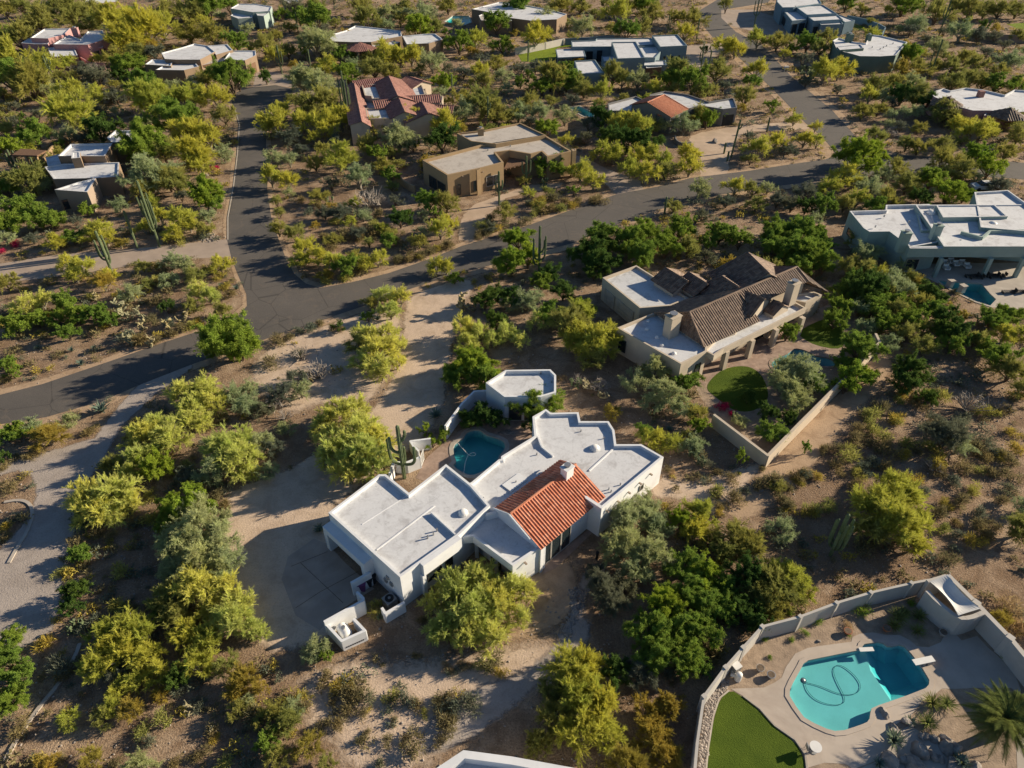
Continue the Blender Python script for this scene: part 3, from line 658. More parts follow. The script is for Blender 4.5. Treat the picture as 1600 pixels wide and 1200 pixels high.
# recessed walls below the entry roof
m = MB(); b0 = P(716,837,4.1); 
rec = [P(727,815,3.35), P(742,822,3.35), P(757,833,3.35), P(800,868,3.35), P(801,884,3.35), P(853,850,3.35), P(848,830,3.35), P(800,802,3.35), P(750,802,3.35)]
rec = [(v.x, v.y) for v in rec]; d_ = P(801,884,3.35); 
rec[4] = (rec[4][0]-.02, rec[4][1]+.05)
m.prism(rec, 0, 2.5); H.put(m, 'entry_wall', M['white'])
H.wins((727,815), (757,833), 3.35, [(.15,.85,1.1,2.1)], mats=('frame_d','glass'))
H.wins((757,833), (800,868), 3.35, [(.25,.6,0.1,2.3)], mats=('frame_d','glass'))
H.post((744,842), 0, 2.5, .32, 'white', zref=2.5)
H.post((775,866), 0, 2.5, .32, 'white', zref=2.5)
# south wall: proud parapet band over the set-back wall, windows below
A_, B_ = H.edge((625,902), (716,837), 4.1); dd = (B_-A_).normalized(); nn = Vector((dd.y, -dd.x, 0)); L_ = (B_-A_).length
m = MB(); a = A_+dd*(L_*.33)+nn*.22; b = B_+nn*.22; m.bar(a, b, .44, 2.75, 4.12); H.put(m, 'parapet_band', M['white'])
m = MB(); a = A_+dd*(L_*.33)+nn*.17; m.box((a.x, a.y, 1.4), (.35, .5, 2.8), math.atan2(dd.y, dd.x)); H.put(m, 'pier', M['white'])
H.wins((625,902), (716,837), 4.1, [(.42,.66,1.05,2.15),(.74,.86,1.05,2.15)], mats=('frame_d','glass'))
H.scuppers((625,902), (716,837), 4.1, [.75], 3.4)
# garage face with its projecting portal
A_, B_ = H.edge((513,801), (625,902), 4.1); dd = (B_-A_).normalized(); nn = Vector((dd.y, -dd.x, 0)); L_ = (B_-A_).length
rz_ = math.atan2(dd.y, dd.x)
m = MB(); c = A_+dd*(L_*.31)+nn*.45; m.box((c.x, c.y, 2.72), (L_*.60, .9, .75), rz_)
for t in (.03, .58):
    c = A_+dd*(L_*t)+nn*.452; m.box((c.x, c.y, 1.17), (.55, .88, 2.34), rz_)
H.put(m, 'garage_portal', M['white'])
H.doorm = 'door'
H.opening(A_+dd*L_*.06, A_+dd*L_*.29, .03, 2.3, 'door'); H.opening(A_+dd*L_*.32, A_+dd*L_*.55, .03, 2.3, 'door')
H.opening(A_+dd*L_*.80, A_+dd*L_*.83, 2.2, 2.5); m = MB()
for t, z in ((.78, 1.7), (.86, 1.9)): m = MB(); c = A_+dd*L_*t+nn*.08; m.box((c.x, c.y, z), (.35, .14, .45), rz_); H.put(m, 'meter_box', M['metal'])
# roof steps of the wide flat roof
def curb(h, a, b, z, w=.25, hh=.18, mat='white', zr=None):
    A = P(*a, z); B = P(*b, z); m = MB(); m.bar(A, B, w, z-.25, z+hh); h.put(m, 'roof_curb', M[mat])
curb(H, q1(535,725), q1(640,822), 3.78, .12, .26)
curb(H, q1(300,880), q1(550,690), 3.78, .12, .03)
curb(H, q1(235,770), q1(440,640), 3.78, .10, .0)
curb(H, q1(985,375), q1(1010,440), 3.38, .16, .24)
curb(H, q1(1010,440), q1(1060,480), 3.38, .16, .18)
curb(H, q1(1215,540), q1(1330,435), 3.38, .14, .06)
H.skylight(q1(672,722), 3.78, .42); H.skylight(q1(1240,443), 3.38, .45)
for v in ((545,815),(560,798),(520,830)): H.vent(q1(*v), 3.78)
for v in ((900,590),(1300,620),(1280,400),(1180,370),(1310,630),(1350,600),(990,470),(760,660)): H.vent(q1(*v), 3.38, .06, .22)
m = MB(); c = P(*q1(895,590), 3.38); m.box((c.x, c.y, 3.42), (2.2, 1.2, .06), .78); H.put(m, 'roof_patch', M['white'])
# tiled gable
RA, RB = P(*q2(285,515), 4.95), P(*q2(800,125), 4.95); dr = (RB-RA).normalized(); lf = Vector((-dr.y, dr.x, 0))
W1 = RA+lf*1.95; W1.z = 4.15; W2 = RB+lf*1.95; W2.z = 4.15; E1 = RA-lf*3.75; E1.z = 3.42; E2 = RB-lf*3.75; E2.z = 3.42
H.slope([RA, RB, W2, W1], 'tile_o', .31, .085, 8, .40); H.slope([RA, RB, E2, E1], 'tile_o', .31, .085, 8, .40); H.ridge(RA, RB, 'tile_o', .12)
m = MB()
for z_, off in ((0, 0),):
    a = RA+dr*.12
    vs = []
    for base in (RA+dr*.10, RA+dr*.42, ):
        w = base+lf*1.85; e = base-lf*3.65
        vs += [(w.x, w.y, 0), (e.x, e.y, 0), (e.x, e.y, 3.30), (base.x, base.y, 4.83), (w.x, w.y, 4.05)]
    m.add(vs, [(0,1,2,3,4), (9,8,7,6,5), (0,5,6,1), (1,6,7,2), (2,7,8,3), (3,8,9,4), (4,9,5,0)])
H.put(m, 'gable_wall', M['white'])
m = MB(); a = RA+dr*.42-lf*3.15; b = RB-dr*.3-lf*3.15; m.bar(a, b, .28, 0, 3.38); a = RA+dr*.42+lf*1.6; b = RB-dr*.3+lf*1.6; m.bar(a, b, .28, 0, 4.1)
a = RB-dr*.3-lf*3.0; b = RB-dr*.3+lf*1.6; m.bar(a, b, .28, 0, 3.45)
H.put(m, 'hall_wall', M['white'])
# white verge at the front of the tiles
m = MB(); m.tube([E1+Vector((0,0,.0))-dr*.12+lf*1.2+Vector((0,0,.48)), RA-dr*.12+Vector((0,0,.02))], .09, 6); m.tube([RA-dr*.12+Vector((0,0,.02)), W1-dr*.12], .09, 6); H.put(m, 'verge', M['white'])
a = RA-lf*3.29; 
for t0, t1 in ((.06,.20),(.21,.35),(.36,.50)):
    LL = (RB-RA).length; H.opening(a+dr*LL*t0, a+dr*LL*t1, .12, 2.75, div=1)
# east parapet end wall beside the tiles
m = MB(); a = P(908,774,3.7); b = P(940,795,3.7); m.bar(a, b, .3, 0, 3.9, ext=.1); H.put(m, 'end_wall', M['white'])
H.chimney(q2(733,150), 3.6, 5.85, .95, 'white', math.atan2(dr.y, dr.x))
H.scuppers((940,795), (1037,714), 3.7, [.08,.25,.42,.60,.78], 2.9); H.scuppers((801,884), (853,850), 3.35, [.35], 2.8)
H.wins((940,795), (1037,714), 3.7, [(.3,.34,1.9,2.3),(.62,.68,1.6,2.3)])
H.wins((779,718), (835,681), 3.7, [(.1,.4,.1,2.3)], side=-1)
# ---------------------------------------------------------------- guest house
H = House('guest_house', (815, 625), 'small white flat-roofed guest house with cut corners behind the courtyard pool')
g1 = [(759,598),(790,578),(860,577),(869,586),(869,613),(845,620),(788,620)]
H.block(g1, 3.4, 'white', par=.45); H.wins((788,620), (845,620), 3.4, [(.12,.48,.08,2.15),(.55,.85,.08,2.15)])
H.vent((862,598), 2.95); H.vent((845,585), 2.95)
# ---------------------------------------------------------------- courtyard walls, gate
def yard_wall(label, px, h, th=.22, mat='white', name='garden_wall', piers=(), pz=None, group=None, cat='wall', cap=.0):
    pts = [P(x, y, h) for x, y in px]; org = pts[0].copy(); org.z = 0
    root = empty(name, org, label, cat, group); m = MB()
    for i, (a, b) in enumerate(zip(pts, pts[1:])):
        dv = (b-a); dv.z = 0; L = dv.length; dv.normalize(); e = th/2-.004*(i % 2)
        m.bar(a, b, th-.006*(i % 2), -.05, h-.004*(i % 2), ext=e*.5)
    m.build('wall', M[mat], root, org)
    for k in piers:
        q = MB(); p = pts[k]; q.box((p.x, p.y, (h+.08)/2), (th+.13, th+.13, h+.08), .6); q.build('pier', M[mat], root, org)
    FOOTW.extend([(p.x, p.y) for p in pts]); return root
FOOTW = []
yard_wall('low curved cream courtyard wall beside the tall saguaro', [(672,685),(641,689),(646,697),(653,703)], 1.5)
yard_wall('cream wall segment between saguaro and white iron gate', [(656,714),(636,722),(618,722)], 1.5)
yard_wall('short white wall running down to the left wing roof', [(614,724),(608,742)], 1.6)
yard_wall('white wall shading the courtyard from pool to guest house', [(696,665),(722,630),(741,611)], 1.9)
yard_wall('short white wall joining the guest house corner', [(741,611),(760,610)], 1.9, .2)
def gate(a, b, h, label):
    A = P(*a, h); B = P(*b, h); A.z = B.z = 0; root = empty('iron_gate', A, label, 'gate'); m = MB(); d = B-A; L = d.length; rz = math.atan2(d.y, d.x)
    for z in (.15, h-.1): m.box((A+d/2)+Vector((0, 0, z)), (L, .05, .06), rz)
    for i in range(9): m.box(A+d*(i/8)+Vector((0, 0, h/2)), (.04, .04, h-.05), rz)
    m.build('gate_frame', M['white_metal'], root, A)
gate((656,714), (661,701), 1.6, 'white iron gate between the cream courtyard walls')
# service yard by the garage
yard_wall('white wall stub screening the purple bin beside the garage', [(549,910),(578,894)], 1.8)
yard_wall('long white service wall running down to the tank enclosure', [(558,925),(567,934),(567,938),(507,971)], 1.8)
yard_wall('low white L-shaped wall hiding the air conditioner', [(597,950),(602,958),(631,941)], 1.3)
enc = yard_wall('white U-shaped wall around the propane tank with a vented front', [(508,973),(534,1001),(570,985),(553,967)], 1.35)
m = MB(); A = P(534,1001,1.35); B = P(570,985,1.35); d = B-A; d.z = 0; L = d.length; d.normalize(); nr = Vector((d.y, -d.x, 0))
for i in range(9):
    c = A+d*(L*(.12+i*.09)); m.box((c.x+nr.x*.11, c.y+nr.y*.11, .38), (.12, .04, .14), math.atan2(d.y, d.x))
m.build('wall_vent', M['dark'], enc, (enc.location.x, enc.location.y, 0))
tk = P(540,993,0); root = empty('propane_tank', tk, 'white horizontal propane tank inside the small walled enclosure', 'tank'); m = MB()
a0 = P(531,976,.75); a1 = P(545,996,.75); dv = (a1-a0).normalized(); r_ = .47
prof = [(-.0, .10), (.06, .30), (.18, .42), (.35, r_)]; L = (a1-a0).length
pts = [a0+dv*q for q, r in prof]+[a0+dv*(L-q) for q, r in reversed(prof)]; m.tube(pts, [r for q, r in prof]+[r for q, r in reversed(prof)], 18)
m.build('tank_body', M['white_metal'], root, tk, smooth=True)
m = MB(); c = (a0+a1)/2; m.tube([c+Vector((0,0,.40)), c+Vector((0,0,.62))], .16, 10); m.build('valve_dome', M['metal'], root, tk)
for t in (.25, .75):
    m = MB(); c = a0+(a1-a0)*t; m.box((c.x, c.y, .18), (.15, .7, .36), math.atan2(dv.y, dv.x)); m.build('leg', M['metal'], root, tk)
ac = P(610,944,0); root = empty('air_conditioner', ac, 'blue-grey air conditioner unit behind the low L-shaped wall', 'air conditioner')
m = MB(); m.box((ac.x, ac.y, .45), (.95, .95, .82), .75); m.build('cabinet', M['metal'], root, ac)
m = MB(); m.tube([(ac.x, ac.y, .86), (ac.x, ac.y, .92)], .38, 16); m.build('fan_grille', M['black'], root, ac)
m = MB(); m.tube([(ac.x, ac.y, .92), (ac.x, ac.y, .97)], .12, 10); m.build('fan_hub', M['metal'], root, ac)
def bin_(px, mat, label, s=1.0):
    p = P(*px, 0); root = empty('wheeled_bin', p, label, 'bin'); m = MB()
    vs = []
    for z, k in ((.08, .26), (1.0*s, .34)): vs += [(p.x+a*k, p.y+b*k*1.1, z) for a, b in ((-1,-1),(1,-1),(1,1),(-1,1))]
    m.add(vs, [(0,1,5,4),(1,2,6,5),(2,3,7,6),(3,0,4,7),(3,2,1,0)]); m.build('bin_body', M[mat], root, p)
    m = MB(); m.box((p.x, p.y, 1.03*s), (.76, .84, .07), .1); m.box((p.x, p.y+.42, 1.0*s), (.6, .08, .08)); m.build('lid', M[mat], root, p)
    for k in (-1, 1):
        m = MB(); m.tube([(p.x+k*.3, p.y+.3, .13), (p.x+k*.36, p.y+.3, .13)], .13, 10); m.build('wheel', M['black'], root, p)
bin_((567,921), 'purple', 'purple wheeled bin beside the garage wall'); bin_((577,914), 'black', 'black wheeled bin tucked behind the purple bin'); bin_((583,909), 'black', 'black bin closest to the garage wall')
# ---------------------------------------------------------------- brown tile house
H = House('tile_roofed_house', (1120, 500), 'sprawling cream house with brown tile roof, white terraces and two chimneys')
H.doorm = 'door'
H.block(zC([(133,300),(302,238),(565,402),(470,440),(320,452)]), 3.4, 'cream', 'roof_b')
H.wins(zC([(133,300)])[0], zC([(320,452)])[0], 3.4, [(.10,.38,.05,2.2,'door'),(.45,.88,.05,2.2,'door')])
H.block(zC([(206,550),(365,485),(500,440),(660,560),(655,668),(525,732)]), 3.5, 'cream')
H.wins(zC([(206,550)])[0], zC([(525,732)])[0], 3.5, [(.06,.17,.6,2.3)], mats=('frame_d','glass')); H.wins(zC([(525,732)])[0], zC([(655,668)])[0], 3.5, [(.28,.38,.8,1.4),(.62,.82,.3,2.2)], mats=('frame_d','glass'))
for v in ((355,560),(405,600),(430,640),(490,680),(360,520)): H.skylight(zC([v])[0], 3.15, .25)
tr_ = zC([(640,662),(700,600),(790,570),(860,480),(975,425),(1090,418),(1152,452),(740,655),(690,690)])
H.block(tr_, 3.4, 'cream', z0=2.6)
H.block(zC([(660,560),(760,520),(960,430),(1100,380),(1190,370),(1230,385),(1150,425),(1085,412),(975,418),(850,470),(780,560),(690,600)]), 3.0, 'cream', 'roof_b')
for v, b in (((752,668),0),((880,612),0),((1000,558),0),((1132,500),0)): H.post(zC([v])[0], 0, 2.65, .6, 'cream', .55, zref=2.6)
A = P(*zC([(690,610)])[0], 3.0); B = P(*zC([(1090,425)])[0], 3.0); dv = (B-A); 
for i in range(6):
    a = A+dv*(i/6+.02); b = A+dv*(i/6+.14); H.opening(a, b, .1, 2.3, off=.35, mats=('frame_d','glass'))
# main ridge in two halves with a cross gable between
zr = 5.9
r1, r2, r3 = zC([(430,531)])[0], zC([(820,365)])[0], zC([(1105,246)])[0]
Aw, Bw = P(*r1, zr), P(*r3, zr); print('ridge len', (Bw-Aw).length)
eL = P(*zC([(640,645)])[0], 3.6); dm = (Bw-Aw).normalized(); wr_ = abs((eL-Aw).dot(Vector((dm.y, -dm.x, 0)))); print('half width', wr_)
rs0 = P(*zC([(525,490)])[0], zr); Ap = Aw+dm*((eL-Aw).dot(dm)); Ap.z = zr; print('hip', (rs0-Ap).length, (rs0-Ap).dot(dm))
H.gable(Ap, P(*r2, zr), zr, 4.6, min(5.2, wr_), 3.7, 3.5, 'tile_b', 'cream', hip_a=max(1.0, (rs0-Ap).dot(dm)), per=.36, sub=5)
eR = P(*zC([(830,487)])[0], 4.1); wr2 = abs((eR-Aw).dot(Vector((dm.y, -dm.x, 0)))); print('wr2', wr2)
H.gable(zC([(810,369)])[0], r3, zr, 4.6, wr2, 3.7, 5.9-wr2*.5, 'tile_b', 'cream', hip_b=0.01, per=.36, sub=5)
Bq = P(*r3, zr); Eq = P(*zC([(1262,372)])[0], 3.4); Fq = P(*zC([(1125,402)])[0], 3.9); print('hip ext', (Eq-Bq).dot(dm), (Fq-Bq).dot(dm)); lf_ = Vector((-dm.y, dm.x, 0)); H.slope([Bq, Bq+lf_*4.6-Vector((0,0,2.2)), Eq], 'tile_b', .36, .07, 5)
H.slope([Bq, Eq, Bq-lf_*wr2-Vector((0,0,wr2*.5))], 'tile_b', .36, .07, 5)
# cross gable facing the pool
def cross(h, ra, rb, zr, w, ze, mat, wall, **k): return h.gable(ra, rb, zr, w, w, ze, ze, mat, wall, **k)
cross(H, zC([(830,362)])[0], zC([(945,408)])[0], 5.7, 2.6, 4.3, 'tile_b', 'cream', per=.36, sub=5, over=.2)
cross(H, zC([(690,268)])[0], zC([(815,350)])[0], 5.6, 3.2, 4.0, 'tile_b', 'cream', per=.36, sub=5, hip_a=1.5)
cross(H, zC([(850,168)])[0], zC([(965,280)])[0], 6.6, 5.0, 3.8, 'tile_b', 'cream', per=.36, sub=5, hip_a=.4)
cross(H, zC([(560,272)])[0], zC([(660,335)])[0], 5.0, 2.2, 3.9, 'tile_b', 'cream', per=.36, sub=5)
cross(H, zC([(445,250)])[0], zC([(560,320)])[0], 4.9, 2.4, 3.8, 'tile_b', 'cream', per=.36, sub=5)
cross(H, zC([(985,412)])[0], zC([(1040,440)])[0], 4.5, 1.7, 3.6, 'tile_b', 'cream', per=.36, sub=5, over=.15)
H.chimney(zC([(488,490)])[0], 3.0, 6.0, 1.5, 'cream', .6); H.chimney(zC([(1093,325)])[0], 3.5, 6.6, 1.3, 'cream', .6)
sk = P(*zC([(705,450)])[0], 5.2); m = MB(); m.box((sk.x, sk.y, 5.15), (1.1, 1.1, .25), .6); H.put(m, 'skylight', M['white_metal'])
# ---------------------------------------------------------------- pale green house
zE = lambda pts: Z(1200, 260, .25, pts)
H = House('pale_stucco_house', (1480, 380), 'pale green flat-roofed house with covered patio and two stuccoed chimneys')
H.block(zE([(510,278),(735,272),(737,240),(905,237),(1010,235),(1080,470),(890,503),(760,406),(635,408),(598,385)]), 4.3, 'pale_green', par=.5)
H.block(zE([(922,240),(1800,236),(1800,500),(1100,500),(1060,440)]), 4.7, 'pale_green', par=.45, z0=3.2)
H.block(zE([(880,500),(1120,496),(1800,496),(1800,512),(888,512)]), 4.4, 'pale_green', z0=3.0, par=.1)
H.block(zE([(1290,160),(1500,148),(1800,360),(1800,420),(1330,380)]), 4.9, 'pale_green', par=.35)
H.block(zE([(1050,240),(1418,238),(1500,312),(1095,318)]), 5.0, 'pale_green', z0=4.2, par=.2, foot=False)
H.block(zE([(925,250),(1780,250),(1780,400),(960,400)]), 4.2, 'pale_green')
A = P(*zE([(890,505)])[0], 3.0); B = P(*zE([(1800,505)])[0], 3.0)
for x in (1085, 1395, 1600): H.post(zE([(x, 575)])[0], 0, 3.05, .5, 'pale_green', zref=3.0)
wb = P(*zE([(1000,400)])[0], 4.2); 
for i in range(7):
    a = P(*zE([(960+i*120, 400)])[0], 4.2); b = P(*zE([(960+i*120+105, 400)])[0], 4.2); H.opening(a, b, .1, 2.7, mats=('frame_d','glass'))
H.wins(zE([(890,503)])[0], zE([(980,503)])[0], 4.3, [(.15,1.0,.6,2.4)], mats=('frame','glass'))
H.wins(zE([(510,278)])[0], zE([(598,385)])[0], 4.3, [(.25,.6,1.2,2.2)], mats=('frame_d','glass'))
H.chimney(zE([(868,412)])[0], 3.0, 6.0, 1.2, 'pale_green', 0); H.chimney(zE([(1068,368)])[0], 4.0, 6.2, 1.1, 'pale_green', 0)
for v in ((1020,292),(1405,362)): H.skylight(zE([v])[0], 4.3, .6)
for v in ((725,315),(880,350),(670,380),(1240,340),(1230,285),(1200,470)): H.vent(zE([v])[0], 4.0, .12, .3)
m = MB(); a = P(*zE([(1380,420)])[0], 4.25); b = P(*zE([(1600,415)])[0], 4.25); m.bar(a, b, .3, 4.2, 4.75); a2 = P(*zE([(1330,460)])[0], 4.25); m.bar(a, a2, .3, 4.2, 4.76); a3 = P(*zE([(1200,425)])[0], 4.25); m.bar(a2, a3, .3, 4.2, 4.77); H.put(m, 'roof_curb', M['pale_green'])
# ---------------------------------------------------------------- tan adobe house
H = House('adobe_house', (770, 285), 'tan adobe house with pale flat roof and deep porch beside the main road')
H.block(zT([(240,360),(600,265),(1005,203),(1175,305),(1020,338),(985,306),(918,322),(785,300),(700,312),(748,374),(600,412),(395,455)]), 4.4, 'tan', 'roof_t', par=.45, pw=.35)
H.block(zT([(455,192),(630,172),(850,127),(1015,205),(700,260),(545,242)]), 4.7, 'tan', 'roof_t', par=.3)
H.block(zT([(1170,292),(1200,288),(1202,300),(1178,304)]), 5.0, 'tan', 'roof_t', par=.05)
H.block(zT([(575,418),(600,411),(604,415),(580,422)]), 4.6, 'tan', 'roof_t', par=.05)
H.wins(zT([(395,455)])[0], zT([(600,412)])[0], 4.4, [(.25,.38,.5,2.3),(.78,.90,.5,2.4)], mats=('frame_d','glass'))
H.wins(zT([(600,412)])[0], zT([(748,374)])[0], 4.4, [(.25,.80,.8,2.5)], mats=('frame','glass'))
H.wins(zT([(240,360)])[0], zT([(395,455)])[0], 4.4, [(.25,.55,.3,2.4),(.6,.9,.3,2.4)], mats=('frame_d','glass'))
m = MB()
a = P(*zT([(750,375)])[0], 4.2); b = P(*zT([(985,320)])[0], 4.2); c = P(*zT([(785,302)])[0], 4.2); e = P(*zT([(920,302)])[0], 4.2)
m.prism([(a.x,a.y),(b.x,b.y),(e.x,e.y+1.5),(c.x,c.y)], 2.9, 3.1); m.sheet([(a.x,a.y),(b.x,b.y),(e.x,e.y+1.5),(c.x,c.y)], 2.9); H.put(m, 'porch_roof', M['wood'])
for i in range(9):
    q = a+(b-a)*((i+.5)/9); m = MB(); m.tube([(q.x, q.y-.35, 2.8), (q.x, q.y+2.5, 2.8)], .10, 6); H.put(m, 'roof_beam', M['wood'])
H.chimney(zT([(604,165)])[0], 4.0, 5.6, 1.1, 'tan', .1)
for v in ((790,275),(650,300),(960,235),(1100,290)): H.vent(zT([v])[0], 4.0, .12, .3)
H.scuppers(zT([(395,455)])[0], zT([(600,412)])[0], 4.4, [.45], 3.7); H.scuppers(zT([(600,412)])[0], zT([(748,374)])[0], 4.4, [.1], 3.7)
yard_wall('curved tan garden wall left of the tan adobe house', smooth_line(zT([(40,290),(10,330),(30,400),(80,450),(140,500),(190,520)]), 1), 1.3, .25, 'tan')
# ---------------------------------------------------------------- red-tiled house
zR = lambda pts: Z(400, 0, .25, pts); r4 = lambda x, y: (400+.25*x, .25*y)
H = House('red_tiled_house', (625, 180), 'cream house with many red clay tile gables in the upper middle')
H.block(zR([(640,545),(1060,540),(1070,590),(1170,600),(1160,700),(960,690),(870,745),(690,750)]), 3.3, 'cream', 'roof_b')
H.block(zR([(660,528),(800,524),(806,612),(725,616),(720,600),(680,596)]), 4.4, 'cream', 'roof_b')
H.block(zR([(683,676),(850,664),(866,738),(696,740)]), 4.0, 'cream', 'roof_b')
H.block(zR([(913,532),(1036,524),(1060,590),(930,600)]), 4.3, 'cream', 'roof_b')
kw = dict(per=.45, sub=4, amp=.09)
H.gable(r4(828,474), r4(885,600), 5.6, 4.6, 3.4, 3.9, 4.3, 'tile_r', 'cream', **kw)
H.gable(r4(886,600), r4(930,700), 5.2, 3.6, 3.2, 3.9, 3.9, 'tile_r', 'cream', **kw)
H.gable(r4(1035,635), r4(1078,712), 5.0, 3.6, 5.0, 3.8, 3.4, 'tile_r', 'cream', **kw)
H.gable(r4(612,520), r4(660,760), 4.8, 1.8, 2.6, 3.6, 4.2, 'tile_r', 'cream', **kw)
H.gable(r4(600,508), r4(800,484), 4.9, 2.2, 3.2, 4.1, 4.1, 'tile_r', 'cream', **kw)
H.gable(r4(945,475), r4(1050,508), 5.0, 2.6, 3.4, 4.0, 4.1, 'tile_r', 'cream', **kw)
H.gable(r4(730,632), r4(870,618), 4.9, 1.6, 2.4, 4.2, 4.0, 'tile_r', 'cream', **kw)
H.gable(r4(900,604), r4(1150,590), 4.8, 1.6, 2.6, 4.1, 3.9, 'tile_r', 'cream', **kw)
H.gable(r4(1120,655), r4(1240,660), 4.2, 2.0, 2.6, 3.5, 3.3, 'tile_r', 'cream', **kw)
H.wins(r4(1020,745), r4(1160,715), 3.2, [(.62,.9,.8,2.2)], mats=('frame_d','glass')); H.wins(r4(696,740), r4(866,738), 4.0, [(.55,.7,1.0,2.0)], mats=('frame_d','glass'))
# ---------------------------------------------------------------- grey house with orange hip roof
zU = lambda pts: Z(800, 0, .25, pts); u4 = lambda x, y: (800+.25*x, .25*y)
H = House('hip_roofed_house', (1020, 175), 'grey flat-roofed house with an orange tile hip roof over the middle')
H.doorm = 'dark'
H.block(zU([(600,645),(775,600),(860,640),(860,692),(604,692)]), 3.3, 'grey_w', 'roof_b')
H.block(zU([(860,590),(955,568),(1100,590),(1230,635),(1370,612),(1388,615),(1408,672),(1320,682),(1180,660),(1060,690),(900,710)]), 3.6, 'grey_w', 'roof_b')
H.block(zU([(925,735),(1040,740),(1080,720),(1060,690),(900,690),(880,700)]), 2.9, 'grey_w', 'roof_b')
a, b = u4(880,612), u4(958,590)
H.gable(u4(845,640), u4(955,590), 5.4, 4.2, 6.0, 4.0, 3.6, 'tile_oo', 'grey_w', hip_b=.3, hip_a=0, per=.45, sub=4, amp=.08)
R0 = P(*u4(955,590), 5.4); E0 = P(*u4(1068,690), 3.6); F0 = P(*u4(925,728), 3.3); S0 = P(*u4(806,636), 4.2)
H.slope([R0, E0, F0], 'tile_oo', .45, .08, 4); H.slope([R0, F0, S0], 'tile_oo', .45, .08, 4)
H.chimney(u4(868,640), 3.0, 5.0, 1.3, 'cream', .2)
H.wins(u4(1320,682), u4(1408,672), 3.6, [(.1,.85,.05,2.3,'door')])
yard_wall('low curved stone wall in front of the grey house', smooth_line(u4s := [u4(1020,845), u4(1025,870), u4(1050,888), u4(1080,892), u4(1118,885)], 1), .9, .25, 'grey_w')
# ---------------------------------------------------------------- modern blue-grey house
H = House('modern_house', (970, 95), 'modern slate blue house of stacked flat-roofed boxes beside a bright lawn')
H.block(zU([(875,222),(1035,215),(1096,284),(925,292)]), 5.0, 'slate', par=.25)
H.block(zU([(622,262),(775,260),(832,360),(658,366)]), 4.9, 'slate', par=.25)
H.block(zU([(370,255),(520,250),(528,240),(872,236),(905,278),(640,290),(375,292)]), 3.8, 'slate', par=.25)
H.block(zU([(790,290),(925,285),(930,322),(895,360),(815,358)]), 3.9, 'slate', par=.3)
H.block(zU([(272,308),(446,300),(462,352),(285,360)]), 3.0, 'slate', z0=2.7, par=.06, foot=False)
for v in ((285,362),(460,355),(280,312)): H.post(u4(*v), 0, 2.75, .25, 'slate', zref=2.7)
H.block(zU([(390,380),(520,373),(578,455),(415,462)]), 3.6, 'slate', par=.25)
H.block(zU([(563,382),(962,376),(966,406),(574,414)]), 3.0, 'slate', par=.2)
H.block(zU([(830,395),(930,390),(935,418),(840,425)]), 2.7, 'wood', 'roof_b', par=.1)
H.block(zU([(560,350),(650,345),(665,380),(570,384)]), 3.3, 'slate', par=.2)
H.wins(u4(925,292), u4(1096,284), 5.0, [(.18,.24,1.9,2.6),(.46,.52,1.9,2.6),(.72,.78,1.9,2.6)], mats=('frame_d','glass'))
H.wins(u4(375,292), u4(640,290), 3.8, [(.35,.5,.1,2.6),(.6,.72,.1,2.8)], mats=('frame_d','glass'))
yard_wall('pale panel garden wall behind the bright green lawn', [u4(20,300), u4(110,285), u4(210,265), u4(330,238)], 1.8, .2, 'wallw', piers=(1, 2))
yard_wall('slate blue garden wall behind the modern house', [u4(335,240), u4(480,232), u4(640,218)], 1.8, .2, 'slate')
# ---------------------------------------------------------------- top right houses
zV = lambda pts: Z(1200, 0, .25, pts); v4 = lambda x, y: (1200+.25*x, .25*y)
H = House('blue_arched_house', (1270, 35), 'large blue-grey house with arched portals in the top right')
H.block(zV([(55,10),(60,-40),(300,-40),(335,20),(160,45),(90,46)]), 5.0, 'blue_grey', par=.2)
H.block(zV([(165,36),(345,30),(428,82),(242,92)]), 4.8, 'blue_grey', par=.25)
H.block(zV([(240,96),(427,84),(468,120),(285,130)]), 4.2, 'blue_grey', par=.2)
H.block(zV([(320,138),(455,128),(472,150),(330,155)]), 3.4, 'blue_grey', par=.2)
H.block(zV([(430,85),(545,128),(480,138),(440,110)]), 3.5, 'blue_grey', par=.2)
H.block(zV([(100,70),(190,62),(245,120),(150,130)]), 3.8, 'blue_grey', par=.15)
H.wins(v4(150,130), v4(245,120), 3.8, [(.1,.4,.1,2.8),(.55,.9,.1,2.8)], mats=('frame_d','glass')); H.wins(v4(90,46), v4(150,130), 4.2, [(.2,.45,.6,2.6)], mats=('frame_d','glass'))
H.wins(v4(285,130), v4(468,120), 4.2, [(.05,.2,.2,2.5)], mats=('frame_d','glass'))
yard_wall('long blue-grey garden wall right of the arched house', [v4(500,95), v4(620,120), v4(700,150), v4(735,170), v4(715,210)], 1.8, .3, 'blue_grey')
H = House('curved_wall_house', (1360, 95), 'dark green-grey house with sweeping curved wall and pale roof')
H.block(zV([(405,252),(440,235),(540,262),(610,270),(640,215),(705,222),(872,262),(800,345),(700,352),(575,350),(500,330),(432,312),(420,285)]), 4.2, 'green_grey', par=.3)
H.block(zV([(430,290),(580,275),(600,300),(450,312)]), 4.6, 'green_grey', par=.2, foot=False)
H.chimney(v4(515,215), 3.5, 5.8, 1.6, 'green_grey', .2); H.chimney(v4(635,218), 3.5, 5.4, 1.2, 'green_grey', .2)
for v in ((720,300),(740,290),(700,310),(650,300),(780,275)): H.vent(v4(*v), 3.9, .14, .4)
H = House('turreted_house', (1535, 165), 'mauve flat-roofed house with two small pyramid tile roofs at the right edge')
H.block(zV([(1015,578),(1095,552),(1140,566),(1235,548),(1345,560),(1480,592),(1540,560),(1700,572),(1700,690),(1560,700),(1380,690),(1280,690),(1190,665),(1120,640),(1040,605)]), 3.9, 'pink', par=.35)
